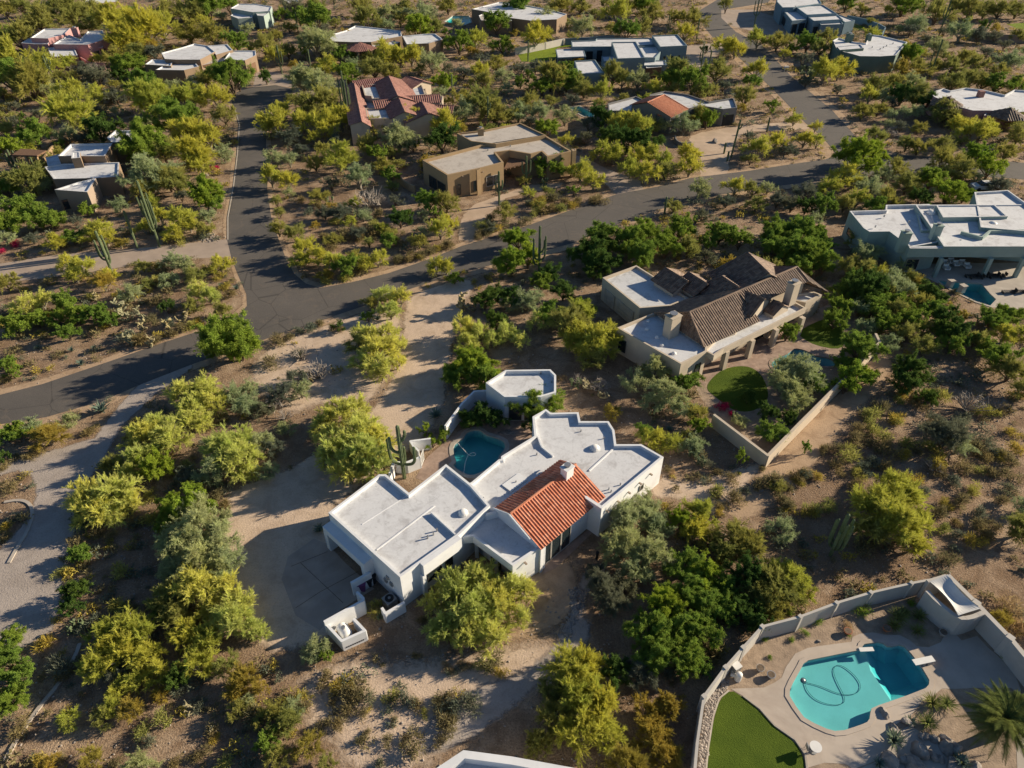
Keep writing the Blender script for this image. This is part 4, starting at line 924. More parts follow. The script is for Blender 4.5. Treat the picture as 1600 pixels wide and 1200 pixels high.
H.block(zV([(1350,720),(1380,682),(1480,690),(1470,725)]), 3.3, 'pink')
H.gable(v4(1140,602), v4(1144,600), 5.2, 3.6, 3.6, 3.6, 3.6, 'tile_b', None, per=.5, sub=4)
for nm, cx, cy_ in (('a', 1135, 603), ('b', 1520, 672)):
    ap = P(*v4(cx, cy_), 5.3); ring = [ap+Vector((math.cos(a)*3.6, math.sin(a)*3.6, -1.7)) for a in [i*math.pi/3 for i in range(6)]]
    for i in range(6): H.slope([ap, ring[i], ring[(i+1) % 6]], 'tile_b', .5, .08, 4)
m = MB(); c = P(*v4(1335,575), 4.6); m.box((c.x, c.y, 4.2), (1.2, 1.0, 1.3), .1); H.put(m, 'chimney', M['tile_r'])
yard_wall('grey block wall with a lawn behind it at the right edge', [v4(1290,175), v4(1340,200), v4(1450,215), v4(1650,225)], 2.0, .3, 'taupe')
# ---------------------------------------------------------------- top left houses
H = House('pink_adobe_house', (100, 75), 'pink adobe house with stepped white flat roofs in the upper left')
a4 = lambda x, y: (.25*x, .25*y); zI = lambda pts: Z(0, 0, .25, pts)
H.block(zI([(190,236),(275,180),(440,176),(400,215),(300,240)]), 5.0, 'pink', par=.25)
H.block(zI([(330,276),(430,216),(500,245),(548,195),(642,190),(668,242),(548,278)]), 4.4, 'pink', par=.3)
H.block(zI([(132,268),(180,240),(330,222),(300,275),(215,275)]), 4.0, 'pink', par=.2)
H.block(zI([(298,298),(458,286),(485,345),(320,355)]), 3.2, 'pink', par=.15)
H.block(zI([(555,302),(640,296),(680,248),(590,250)]), 3.0, 'pink', z0=2.7, par=.06)
for v in ((565,305),(640,298),(675,262)): H.post(a4(*v), 0, 2.75, .3, 'pink', zref=2.7)
H.chimney(a4(465,175), 4.0, 6.3, 1.5, 'pink', .1)
H.wins(a4(548,278), a4(668,242), 4.4, [(.15,.4,.1,2.3),(.5,.75,.1,2.3)], mats=('frame_d','glass'))
yard_wall('low pinkish yard wall in front of the pink adobe house', [a4(485,345), a4(560,390), a4(650,395)], 1.5, .25, 'pink')
H = House('brown_stepped_house', (315, 100), 'brown stepped house with white roofs and a timber porch beam')
H.block(zI([(905,402),(950,370),(1082,374),(1068,412)]), 3.9, 'brown', par=.2)
H.block(zI([(972,436),(1070,385),(1218,388),(1242,415),(1150,438)]), 3.7, 'brown', par=.25)
H.block(zI([(1008,330),(1150,292),(1215,272),(1300,285),(1345,322),(1250,372),(1100,372),(1030,368)]), 4.6, 'brown', par=.25)
H.block(zI([(1300,285),(1420,276),(1455,312),(1350,342)]), 4.3, 'brown', par=.2)
H.block(zI([(1400,372),(1440,316),(1598,316),(1600,345),(1530,377)]), 3.9, 'brown', par=.2)
H.block(zI([(1212,382),(1400,362),(1405,378),(1240,412)]), 3.2, 'wood', 'roof_t', z0=2.7, par=.05)
for v in ((1245,415),(1310,402),(1400,380)): H.post(a4(*v), 0, 2.75, .45, 'tan', zref=2.7)
H.doorm = 'wood'; H.wins(a4(1530,377), a4(1600,345), 3.9, [(.1,.8,.05,2.5,'door')])
H.wins(a4(1150,438), a4(1242,415), 3.7, [(.2,.7,.2,2.2)], mats=('frame_d','glass'))
H = House('terraced_house', (135, 275), 'brown house half hidden by trees with a wide blue-white terrace roof')
H.block(zI([(362,975),(440,900),(703,894),(655,975)]), 4.6, 'brown', par=.4)
H.block(zI([(278,1042),(400,1022),(745,1014),(740,1104),(600,1112),(335,1118)]), 3.4, 'brown', 'roof', par=.2)
H.block(zI([(285,985),(372,962),(400,1020),(300,1040)]), 3.0, 'brown', par=.15)
H.block(zI([(340,1185),(480,1140),(600,1112),(560,1180),(545,1200)]), 3.6, 'taupe', par=.25)
H.block(zI([(668,860),(720,815),(860,815),(880,880),(700,890)]), 4.0, 'brown', par=.3)
H.block(zI([(445,990),(450,950),(500,948),(502,985)]), 5.0, 'brown', par=.1, foot=False)
H.wins((85,302), (142,290), 3.4, [(.1,.35,.4,2.0),(.55,.8,.4,2.0)], mats=('frame_d','glass'))
H.slab(zI([(75,968),(130,928),(290,940),(230,972)]), 3.2, .3, 'wood', 'pergola_roof')
for v in ((80,975),(160,978),(225,975)): H.post(a4(*v), 0, 2.95, .4, 'tan', zref=2.9)
yard_wall('low curved adobe wall behind the terraced house', smooth_line([a4(270,985), a4(330,900), a4(400,865), a4(440,830), a4(480,820), a4(540,840)], 1), 1.2, .3, 'tan')
H = House('shaded_porch_house', (600, 75), 'brown house with irregular white roof and a round tile porch at top centre')
H.block(zR([(447,222),(560,190),(620,160),(720,170),(905,192),(912,225),(800,245),(720,262),(590,262),(480,258)]), 4.2, 'brown', par=.25)
H.block(zR([(915,225),(1050,212),(1120,210),(1168,245),(1080,270),(942,276)]), 4.4, 'brown', par=.3)
H.block(zR([(712,270),(800,250),(900,262),(830,290),(735,292)]), 3.4, 'brown', par=.2)
ap = P(*r4(650,262), 4.6); ring = [ap+Vector((math.cos(a)*4.6, math.sin(a)*4.6, -1.4)) for a in [math.pi+i*math.pi/4 for i in range(5)]]
for i in range(4): H.slope([ap, ring[i], ring[i+1]], 'tile_r', .5, .08, 4)
for c in ring[1:4]: m = MB(); m.box((c.x, c.y+.3, 1.6), (.4, .4, 3.2)); H.put(m, 'column', M['brown'])
H.doorm = 'wood'; H.wins(r4(942,276), r4(1168,245), 4.4, [(.2,.5,.05,2.3,'door'),(.62,.9,.05,2.3,'door')])
H = House('long_brown_house', (800, 22), 'brown house with long white roof beside a distant blue pool')
H.block([(737,14),(780,3),(805,5),(860,15),(886,22),(870,30),(830,32),(790,27),(760,18)], 4.0, 'brown', par=.25)
H.block([(748,24),(768,16),(795,24),(800,32),(775,34),(752,32)], 3.6, 'brown', 'roof_t', par=.2)
H = House('rounded_house', (405, 18), 'sage green house with stepped roofs and a rounded corner at the top')
H.block([(360,13),(372,6),(400,6),(425,10),(422,17),(395,19)], 4.4, 'pale_green', par=.2)
H.block([(360,24),(370,18),(392,20),(395,27),(372,29)], 3.4, 'pale_green', par=.2)
H.block([(398,16),(402,8),(424,12),(420,20),(412,25),(402,24)], 4.0, 'pale_green', par=.2)
H.block([(440,-4),(462,-4),(468,3),(448,5)], 4.0, 'cream', par=.2)
H = House('tan_house', (160, 8), 'tan house cut off by the top edge left of centre')
H.block([(125,3),(140,-5),(185,-4),(188,2),(160,5),(145,5)], 4.2, 'tan', par=.2)
H.wins((145,5), (188,2), 4.2, [(.3,.5,.5,2.3)], mats=('frame_d','glass'))
# ---------------------------------------------------------------- roof corner at the bottom edge
H = House('grey_roofed_house', (800, 1230), 'corner of a grey flat roof with white parapet at the bottom edge')
H.block([(676,1204),(724,1172),(800,1182),(920,1204),(960,1330),(640,1330)], 4.2, 'white', 'roof_b', par=.7, pw=.5)
# ---------------------------------------------------------------- yard walls
yard_wall('long cream boundary wall with a sharp corner behind the tile house garden', zC([(692,985),(960,1188),(1110,1035),(1270,875),(1400,740),(1520,622),(1500,580)]), 1.7, .3, 'cream')
W = zA([(14,1040),(30,860),(62,640),(165,500),(250,405),(342,304)])
yard_wall('pale boundary wall climbing left of the diving board pool yard', W, 1.9, .2, 'wallw', piers=(2, 3, 4, 5))
yard_wall('pale boundary wall along the top of the diving board pool yard', zA([(342,304),(525,256),(700,190),(865,140),(1060,95),(1140,80)]), 1.9, .2, 'wallw', piers=(1, 2, 3, 4))
yard_wall('pale blue boundary wall right of the shade sail enclosure', zA([(1240,60),(1372,190),(1535,358),(1750,620)]), 2.1, .4, 'wallw', piers=(1, 2))
yard_wall('white walled equipment enclosure holding up the shade sail', zA([(1140,85),(1225,60)]), 2.3, .3, 'wallw')
yard_wall('tall white curved screen wall below the shade sail', smooth_line(zA([(1138,135),(1180,180),(1285,262),(1340,262),(1400,238)]), 1), 2.2, .35, 'wallw')
m = MB(); K = [P(*v, 2.45) for v in zA([(1146,88),(1228,62),(1388,222),(1284,252)])]; n_ = 8; K[1].z += .25; K[2].z += .1
for i in range(n_+1):
    for j in range(n_+1):
        u, v = i/n_, j/n_; p = (K[0]*(1-u)+K[1]*u)*(1-v)+(K[3]*(1-u)+K[2]*u)*v; pin = .28*math.sin(math.pi*v); p.z -= .35*math.sin(math.pi*u)*math.sin(math.pi*v)
        cu = (K[0]*.5+K[1]*.5)*(1-v)+(K[3]*.5+K[2]*.5)*v; p = p*(1-pin)+Vector((cu.x, cu.y, p.z))*pin; m.v.append(tuple(p))
for i in range(n_):
    for j in range(n_): a = i*(n_+1)+j; m.f.append((a, a+n_+1, a+n_+2, a+1)); m.m.append(0)
sail = m.build('shade_sail', M['sail'], None, (K[0].x, K[0].y, 0)); tag(sail, 'pale fabric shade sail stretched over the walled enclosure', 'shade sail')
md = sail.modifiers.new('thickness', 'SOLIDIFY'); md.thickness = .03
# ================================================================ VEGETATION
def raw_mesh(name, V, F, mats, mi=None):
    me = bpy.data.meshes.new(name); V = np.asarray(V, dtype=np.float32); F = np.asarray(F, dtype=np.int32)
    me.vertices.add(len(V)); me.vertices.foreach_set('co', V.ravel()); k = F.shape[1]
    me.loops.add(F.size); me.loops.foreach_set('vertex_index', F.ravel())
    me.polygons.add(len(F)); me.polygons.foreach_set('loop_start', np.arange(0, F.size, k, dtype=np.int32))
    try: me.polygons.foreach_set('loop_total', np.full(len(F), k, dtype=np.int32))
    except Exception: pass
    me.update(calc_edges=True); me.validate()
    for m in mats: me.materials.append(m)
    return me
def unit(a): return a/np.maximum(np.linalg.norm(a, axis=-1, keepdims=True), 1e-6)
def blades(o, d, length, width, rs):
    """thin triangles starting at o, running along d"""
    n = len(o); s = unit(np.cross(d, rs.normal(size=(n, 3))))*(width/2)[:, None]
    V = np.empty((n, 3, 3)); V[:, 0] = o-s; V[:, 1] = o+s; V[:, 2] = o+d*length[:, None]
    return V.reshape(-1, 3)
def crown(seed, kind, n_main, n_sub, n_twig, nl, fat=1.0):
    """branching crown: plan radius about 1, height 1. limbs -> branches -> twigs -> leaves along each twig"""
    rs = np.random.RandomState(seed); A = 1.5
    az = np.arange(n_main)*2.39996+rs.uniform(-.35, .35, n_main); el = np.radians(np.where(np.arange(n_main) % 3 == 0, rs.uniform(55, 88, n_main), rs.uniform(18, 55, n_main)))
    L = rs.uniform(.42, .80, n_main)*np.where(el > .9, .95, 1.0)
    d0 = np.column_stack([np.cos(az)*np.cos(el), np.sin(az)*np.cos(el), np.sin(el)]); p0 = np.array([0, 0, .30])+d0*.10
    tips0 = p0+d0*L[:, None]
    i1 = np.repeat(np.arange(n_main), n_sub); m1 = len(i1); t1 = rs.uniform(.35, 1.0, m1)
    b1 = p0[i1]+d0[i1]*(L[i1]*t1)[:, None]; d1 = unit(d0[i1]*.75+rs.normal(size=(m1, 3))*.62+np.array([0, 0, .12])); l1 = rs.uniform(.12, .30, m1)
    i2 = np.repeat(np.arange(m1), n_twig); m2 = len(i2); t2 = rs.uniform(.2, 1.0, m2)
    b2 = b1[i2]+d1[i2]*(l1[i2]*t2)[:, None]; up = {'feather': .38, 'leafy': .05, 'wispy': .12}[kind]
    d2 = unit(d1[i2]*.9+rs.normal(size=(m2, 3))*(.42 if kind == 'feather' else .6)+np.array([0, 0, up])); l2 = rs.uniform(.09, .24, m2)*{'feather': 1.35, 'leafy': .78, 'wispy': 1.15}[kind]
    i3 = np.repeat(np.arange(m2), nl); m3 = len(i3); t3 = rs.uniform(0, 1, m3)
    o = b2[i3]+d2[i3]*(l2[i3]*t3)[:, None]; o[:, 2] -= .05*t3**2; sp = {'feather': .007, 'leafy': .020, 'wispy': .011}[kind]
    o += rs.normal(size=(m3, 3))*sp
    if kind == 'feather': d = unit(d2[i3]+rs.normal(size=(m3, 3))*.32); bl = rs.uniform(.05, .115, m3); bw = rs.uniform(.0045, .0088, m3)
    elif kind == 'leafy': d = unit(rs.normal(size=(m3, 3))+d2[i3]*.5); bl = rs.uniform(.022, .044, m3); bw = rs.uniform(.012, .022, m3)
    else: d = unit(d2[i3]+rs.normal(size=(m3, 3))*.85); bl = rs.uniform(.03, .07, m3); bw = rs.uniform(.006, .012, m3)
    V = blades(o, d, bl*math.sqrt(fat), bw*fat, rs); V[:, 2] = np.maximum(V[:, 2], .06)/A; b1[:, 2] /= A; tips0[:, 2] /= A
    q = np.percentile(np.hypot(V[:, 0], V[:, 1]), 98); V[:, :2] /= q; b1[:, :2] /= q; tips0[:, :2] /= q
    hz = np.percentile(V[:, 2], 99.3); V[:, 2] /= hz; b1[:, 2] /= hz; tips0[:, 2] /= hz
    return V, np.arange(len(V)).reshape(-1, 3), tips0, b1
def limbs(seed, tips, br, r0=.032, every=1):
    rs = np.random.RandomState(seed+50); m = MB(); k = len(br)//len(tips)
    for i, t in enumerate(tips):
        t = Vector(t); f = Vector((t.x*.12, t.y*.12, .17)); s = Vector((t.x*.03, t.y*.03, -.03)); mid = f.lerp(t, .5)+Vector((rs.uniform(-.04, .04), rs.uniform(-.04, .04), .02))
        m.tube([s, f, mid, t], [r0, r0*.85, r0*.5, r0*.16], 6)
        for j in range(0, k, every):
            c = Vector(br[i*k+j]); q = f.lerp(t, rs.uniform(.4, .9)); m.tube([q, c], [r0*.28, r0*.10], 4, cap=False)
    return m
PROTO = {}
def proto(kind, lod, i):
    key = (kind, lod, i)
    if key in PROTO: return PROTO[key]
    n_main, n_sub, n_twig, nl, fat = {'hi': (14, 9, 9, 46, 1.0), 'mid': (12, 8, 8, 22, 1.6), 'lo': (10, 6, 6, 13, 2.7)}[lod]
    if kind == 'wispy': nl = int(nl*.9)
    V, F, tips, br = crown({'feather': 10, 'leafy': 30, 'wispy': 60}[kind]+i*3+{'hi': 0, 'mid': 100, 'lo': 200}[lod], kind, n_main, n_sub, n_twig, nl, fat)
    me = raw_mesh('crown_'+kind, V, F, [LEAF['p']])
    t = limbs(i, tips, br, every={'hi': 1, 'mid': 2, 'lo': 4}[lod]); tm = bpy.data.meshes.new('limbs'); tm.from_pydata(t.v, [], t.f); tm.materials.append(M['bark'])
    PROTO[key] = (me, tm); return PROTO[key]
SHAPE = {'p': ('feather', .78), 'o': ('feather', .72), 'a': ('feather', .7), 'b': ('leafy', .78), 'm': ('leafy', .74), 'd': ('leafy', .8), 'g': ('wispy', .74), 'h': ('wispy', .7)}
WORD = {'p': 'feathery yellow-green palo verde', 'o': 'olive green desert tree', 'a': 'amber-tinged desert bush', 'b': 'bright lime green mesquite', 'm': 'leafy green mesquite', 'd': 'dark green shade tree', 'g': 'wispy grey-green desert tree', 'h': 'dusky sage desert shrub'}
NAME = {'p': 'palo_verde_tree', 'o': 'desert_tree', 'a': 'desert_bush', 'b': 'mesquite_tree', 'm': 'mesquite_tree', 'd': 'shade_tree', 'g': 'ironwood_tree', 'h': 'sage_shrub'}
T = []
def crop(ox, oy, s, txt):
    for e in txt.split(';'):
        e = e.strip()
        if not e: continue
        q = e.split(','); T.append((ox+s*float(q[0]), oy+s*float(q[1]), s*float(q[2]), q[3].strip(), float(q[4]) if len(q) > 4 else 1.0))
crop(0, 0, .25, '''30,60,120,o;130,30,150,m;250,130,210,o;440,70,200,o;560,60,130,o;330,45,130,o;20,230,140,m;110,225,170,m;50,340,180,p;800,95,100,m;560,150,130,o;690,120,180,p;
780,235,200,p;900,170,220,p;1010,160,170,p;1180,200,150,o;1260,130,90,p;1050,70,170,o;1190,60,150,o;1300,40,160,m;1430,30,100,m;1330,210,160,o;1480,260,120,m;270,390,150,p;420,390,90,p;
60,480,230,m;190,500,230,m;280,540,130,g;450,570,150,p;610,590,120,p;800,415,170,m;720,350,130,o;880,520,180,m;950,290,100,a;410,710,230,p;210,830,170,m;30,810,130,o;40,930,150,b;
900,620,190,p;1010,600,170,p;1170,620,180,p;1080,740,240,m;1350,610,150,p;1400,720,120,o;1190,830,190,p;1300,850,150,p;900,890,260,m;1020,940,170,m;930,1080,260,g;1050,1120,180,m;1190,960,190,p;1250,1010,150,p;
180,1120,190,m;270,1140,120,g;620,815,150,d;730,790,90,d;1440,480,200,m;1300,500,130,o;1080,540,90,g;1200,540,100,g;740,470,100,d;1290,1190,180,b;1100,1150,140,o;900,1190,130,o;50,1120,130,o;1490,520,90,m;
530,440,110,h;600,480,130,h;720,600,120,h;600,690,110,h;860,330,120,o;960,330,110,h;760,290,90,o;700,860,80,d;380,900,60,m;200,330,60,m;1230,340,60,a;30,1180,120,m;520,560,90,h''')
crop(400, 0, .25, '''50,280,130,o;110,350,100,p;360,30,130,o;240,50,130,h;650,30,130,o;690,115,155,m;830,80,130,g;920,60,130,o;270,100,110,m;370,110,160,m;370,270,210,g;300,300,90,m;200,320,110,o;540,340,110,m;
1040,80,160,g;1010,175,150,b;1110,170,120,m;1270,260,150,m;1370,240,130,p;820,330,170,p;900,350,130,p;970,340,130,p;1100,385,130,g;740,430,150,o;850,450,120,o;440,410,130,p;570,460,130,m;610,410,90,g;240,410,70,a;
290,500,190,g;400,520,160,g;400,640,210,m;160,680,100,p;120,770,180,p;300,760,150,p;440,770,160,p;530,740,150,p;740,790,130,m;890,860,180,g;970,750,150,p;1180,770,160,p;1160,870,170,d;1300,690,150,g;1230,720,90,g;1490,700,160,o;1580,730,120,o;
1420,500,120,o;1400,440,120,p;1180,510,120,b;1540,470,110,g;1540,280,120,m;1500,140,140,m;1420,640,180,o;120,990,110,g;210,1000,90,g;370,1020,110,m;520,980,170,p;640,1100,150,g;90,1100,130,p;200,1130,110,p;690,900,120,o;
840,1090,100,m;1290,620,130,o;60,480,90,d;760,960,110,m;1080,890,90,g;1400,380,90,h;1200,430,70,h;1500,400,110,o;560,380,60,h;600,620,80,h;420,200,90,h;900,120,80,o;1200,40,110,o;1250,150,80,g;470,1150,90,h;160,90,90,m;750,110,60,m;500,880,90,h;850,950,90,o;1260,1090,60,h;980,910,80,d''')
crop(800, 0, .25, '''40,40,130,m;290,40,130,o;350,20,90,o;430,40,100,o;150,220,150,p;220,210,80,o;220,100,120,g;440,165,120,g;660,70,150,p;590,30,90,o;720,30,110,o;830,30,120,m;880,80,120,o;720,190,140,m;820,160,120,o;
1020,100,90,o;1050,110,90,o;1140,110,130,o;1080,200,110,p;1330,290,120,p;1400,300,120,p;1540,240,120,p;1530,430,130,p;1280,440,150,m;1040,460,180,m;1130,510,160,m;1000,500,120,m;240,480,180,m;340,500,150,m;190,540,120,m;
420,520,110,m;630,460,150,m;690,500,90,p;790,490,140,g;560,560,120,p;450,560,110,o;130,560,90,o;110,640,130,o;40,700,120,g;330,720,130,g;180,700,120,g;215,805,120,b;720,770,150,p;800,780,150,p;820,690,90,p;660,790,130,p;
1080,770,140,g;1150,710,150,m;1220,740,120,m;1290,715,100,m;1460,600,130,o;1180,570,110,o;570,950,130,p;640,960,120,p;780,970,120,p;860,960,130,p;740,1050,130,p;840,1080,130,p;960,1010,120,p;960,1070,110,o;1110,960,130,p;1110,1040,120,p;
850,890,150,d;720,880,150,d;600,870,120,d;560,740,130,d;430,1060,150,p;510,1130,120,p;230,1040,160,m;1540,920,140,p;1400,1160,130,p;1180,1180,110,g;880,790,90,m;960,780,90,g;480,780,90,h;460,860,90,h;1000,560,90,m;1250,560,80,o;1320,540,80,h;100,470,70,d;60,440,90,h;300,570,60,h;1030,390,60,d;1210,310,50,d;900,40,70,o;520,90,80,o;1340,30,90,m;140,330,0,h''')
crop(1200, 0, .25, '''60,260,110,o;120,250,80,o;490,20,110,m;590,60,80,o;250,260,130,m;370,230,100,m;330,300,100,m;150,300,70,b;360,440,150,p;450,430,140,p;850,30,150,m;920,20,110,m;1060,70,170,o;1180,40,120,m;1270,50,140,o;1360,60,120,o;1450,60,130,o;1560,60,120,m;
930,150,110,g;890,190,80,h;1210,190,130,g;880,340,120,b;950,340,90,o;840,430,130,a;940,420,130,o;1060,290,110,g;1160,410,110,m;1240,360,110,o;1300,400,110,o;1520,380,130,g;680,530,130,m;790,520,120,o;900,510,120,g;640,590,110,p;730,600,110,g;
840,590,130,d;930,590,150,m;1000,630,110,d;590,700,110,m;860,710,80,g;940,700,90,g;1110,700,180,m;1160,520,130,o;1260,500,140,o;1350,510,110,o;1430,520,130,m;1560,530,120,m;680,840,110,o;1200,790,140,p;1290,820,150,p;1370,810,130,p;870,900,110,o;940,920,110,o;
1090,900,120,o;1490,950,120,m;1500,750,140,m;1570,840,130,m;560,980,220,b;640,950,170,b;1300,980,150,b;1390,1040,160,b;480,1100,150,p;550,1130,110,g;800,1050,130,m;720,1090,110,g;1100,1000,150,o;1200,1060,160,o;1020,1120,140,m;940,1120,120,o;
50,880,130,p;230,870,110,p;310,880,90,p;165,745,90,p;300,790,70,p;830,790,70,h;940,800,90,o;1370,330,80,h;1480,280,70,h;1420,230,70,h;1100,200,70,h;1000,250,60,h;1380,640,0,h;440,560,70,h;280,470,60,g;240,510,70,h;780,650,60,h;1450,440,100,m;1350,160,70,d''')
crop(1200, 260, .25, '''650,130,140,g;350,240,150,m;60,210,120,h;150,240,130,h;240,250,110,d;190,150,0,h;60,400,170,m;210,380,160,m;300,420,150,m;40,510,140,m;140,520,150,m;260,540,160,m;330,510,130,m;200,620,140,m;350,620,120,m;560,460,120,o;650,470,120,g;620,540,130,g;
480,230,130,o;520,620,130,o;600,640,120,o;540,720,150,m;620,740,170,d;480,780,140,m;700,760,120,m;840,620,90,g;830,760,140,g;760,790,120,o;980,790,130,d;1050,830,110,d;930,730,90,a;450,880,130,m;560,880,120,g;660,890,140,m;720,980,130,m;800,900,140,o;900,960,140,m;
870,1040,130,o;980,1010,120,o;1100,1030,130,d;1220,1060,150,d;560,1120,150,m;1400,960,150,m;1500,930,130,m;1480,1050,130,p;1580,1050,140,p;1210,940,90,a;1320,990,80,c;620,1000,110,g;1130,160,170,b;1230,180,110,b;1020,60,0,h;870,110,150,o;1200,80,0,h;290,330,90,g;760,840,80,a''')
crop(1200, 260, .25, '''600,660,150,o;680,690,140,p;560,790,150,d;640,820,150,m;760,700,130,g;880,700,110,o;940,850,130,o;820,850,120,m;1020,900,130,m;1120,960,130,d;1150,1110,140,m;980,1120,130,o;760,1100,110,g;1300,1080,130,o;1380,1130,120,m;420,960,120,m;680,250,150,m;760,200,150,o;560,200,140,p;960,200,140,d''')
crop(900, 340, .3125, '''40,460,130,b;20,580,140,p;110,600,170,p;60,660,130,p;400,760,160,g;300,820,140,g;440,880,170,g;380,920,120,g;540,830,120,m;600,980,130,o;520,960,110,g;610,1040,90,b;
260,110,170,m;360,90,180,m;330,190,150,m;450,150,150,m;520,60,140,m;560,150,120,o;720,80,140,m;820,110,120,m;660,120,100,m;60,180,170,d;120,140,150,d;150,230,120,d;90,270,110,d;1000,90,150,m;1130,80,170,m;1050,170,150,m;1180,190,150,m;
1030,830,170,g;1130,780,170,g;1090,900,150,g;1200,830,140,m;1050,740,120,g;1400,790,140,b;1350,840,120,b;1460,790,110,b;1420,660,150,m;980,1080,130,m;400,1110,120,p;480,1120,110,p;350,1090,90,p;590,1140,110,g;1340,730,90,m;1060,570,110,m;600,800,70,m;
340,1060,80,m;560,1090,70,o;120,80,130,m;960,230,0,m;1150,700,0,m;860,900,80,d;960,970,110,d;820,1020,80,g;1060,1000,80,d;620,260,0,d;180,970,90,a;450,270,0,d;80,650,0,o''')
crop(0, 300, .25, '''150,90,160,m;240,150,180,m;330,180,130,m;60,200,150,m;110,130,120,m;620,230,150,p;560,270,120,p;450,280,110,m;660,290,110,p;940,80,120,p;1000,150,110,p;1140,160,160,p;1180,200,110,p;900,220,110,p;750,320,90,a;1290,40,150,b;1340,70,100,m;740,80,100,g;
540,110,110,m;420,440,130,p;510,460,140,p;470,520,110,p;640,560,150,a;680,520,100,p;1080,430,130,g;1160,460,110,g;1210,520,120,o;1370,450,130,p;820,630,140,g;1240,620,130,p;1310,650,130,p;1200,710,110,o;1390,740,110,o;160,700,160,p;260,680,130,p;230,800,140,m;
400,700,140,m;480,760,170,m;360,790,130,m;600,760,150,m;680,800,110,m;100,840,160,m;420,880,120,m;40,1080,130,m;80,1130,90,m;1330,990,110,m;1540,920,110,m;1180,1160,0,p;920,580,90,o;1040,720,90,d;960,720,0,o''')
crop(400, 300, .25, '''130,60,90,o;150,130,90,o;140,230,120,o;240,260,140,o;370,210,70,a;300,350,150,p;380,400,150,p;270,420,120,p;480,430,140,p;570,460,140,m;620,410,110,o;680,450,110,p;760,420,130,p;1080,50,160,m;1190,60,160,m;1120,130,90,m;1150,230,140,p;1200,190,110,p;1020,310,110,o;
1050,250,90,g;1560,120,120,o;1130,460,130,p;1190,470,110,p;1240,540,100,m;800,640,150,p;900,660,150,p;720,690,120,o;840,740,130,p;700,900,170,p;820,880,150,p;640,940,150,o;770,980,200,p;880,950,130,p;660,1050,150,p;780,1110,180,p;880,1060,120,p;700,780,90,m;
1300,850,160,p;1400,880,150,p;1320,940,140,p;1480,920,110,p;1560,870,140,p;1640,930,140,p;1330,1060,180,b;1240,1120,140,m;1420,1120,150,m;1430,680,140,d;1500,640,110,d;1310,690,120,c;1570,700,100,g;520,840,80,d;900,170,120,d;820,330,0,o;700,60,0,g;950,150,90,d''')
T += [(x, y, w_, k, 1.0) for x, y, w_, k in ((860,490,42,'m'),(885,505,55,'o'),(905,490,45,'p'),(935,540,50,'p'),(895,530,45,'p'),(925,560,40,'o'),(825,470,42,'g'),(842,500,35,'p'),(810,375,45,'b'),(800,410,48,'b'),(825,400,42,'b'),(846,440,30,'m'),(800,465,40,'d'),(775,500,36,'d'),
  (855,430,34,'d'),(880,455,36,'d'),(838,632,66,'m'),(850,612,44,'m'),(838,665,34,'d'),(757,648,40,'d'),(735,655,36,'d'),(775,655,34,'d'),(742,572,60,'b'),(715,590,46,'m'),(757,590,44,'m'))]
crop(0, 600, .25, '''1130,60,190,p;1260,40,200,p;1330,110,170,p;1200,150,180,p;1200,240,180,p;1050,340,220,p;900,320,200,p;980,260,170,p;860,300,120,o;960,520,200,b;860,470,180,p;700,500,140,o;800,560,140,p;560,720,240,p;720,680,260,p;820,740,180,p;600,800,220,p;
700,800,170,p;520,840,140,o;1400,400,230,p;1480,480,240,p;1340,540,200,g;1500,360,180,p;1560,540,130,p;1180,760,240,b;1080,760,180,b;1060,860,150,m;1230,880,330,g;1350,980,280,g;1150,1000,280,g;1260,1100,300,g;1400,1110,220,g;1100,1150,180,g;110,290,130,m;200,265,110,g;
40,320,130,m;300,330,180,a;430,230,110,g;20,450,90,d;1460,60,150,g;1540,130,170,g;1400,150,0,h;1170,580,130,h;500,1060,120,m;1560,30,130,g;950,700,0,h;1680,540,130,g;1650,260,0,g;1620,360,160,g''')
crop(0, 900, .25, '''70,400,150,m;50,540,220,m;120,640,150,m;60,780,190,m;660,350,200,p;800,330,220,p;900,360,180,p;600,560,190,p;760,480,240,p;900,520,180,p;980,600,170,p;720,580,160,h;680,440,170,p;830,650,160,p;1220,60,260,p;1400,90,240,p;1500,180,200,p;1450,280,220,p;1560,330,150,p;
1330,190,180,p;1050,130,200,o;1100,230,200,o;1020,200,130,d;1180,360,180,p;1280,420,190,p;1230,540,200,p;1400,560,170,o;1330,330,160,p;1520,640,190,a;1480,700,130,a;700,820,140,p;820,830,150,a;640,880,140,o;420,900,130,p;470,100,150,d;440,190,140,d;860,1190,190,g;1490,830,130,o;
1100,640,150,d;560,1160,170,a;300,1180,120,a;720,740,120,p;1000,740,110,a;1560,780,90,g;1620,350,120,p''')
crop(400, 900, .25, '''380,450,150,g;340,500,110,g;430,490,110,m;90,860,170,o;180,920,190,o;70,1040,170,m;230,820,130,g;320,1060,170,a;130,1130,150,o;430,1180,120,o;20,700,120,a;1240,90,230,p;1400,30,250,p;1120,160,170,p;1180,320,190,p;1350,220,270,p;1500,150,220,p;1460,380,230,p;1320,400,180,p;1120,330,140,p;1590,60,200,p;1260,230,200,o;1640,250,170,p;1680,90,170,p''')
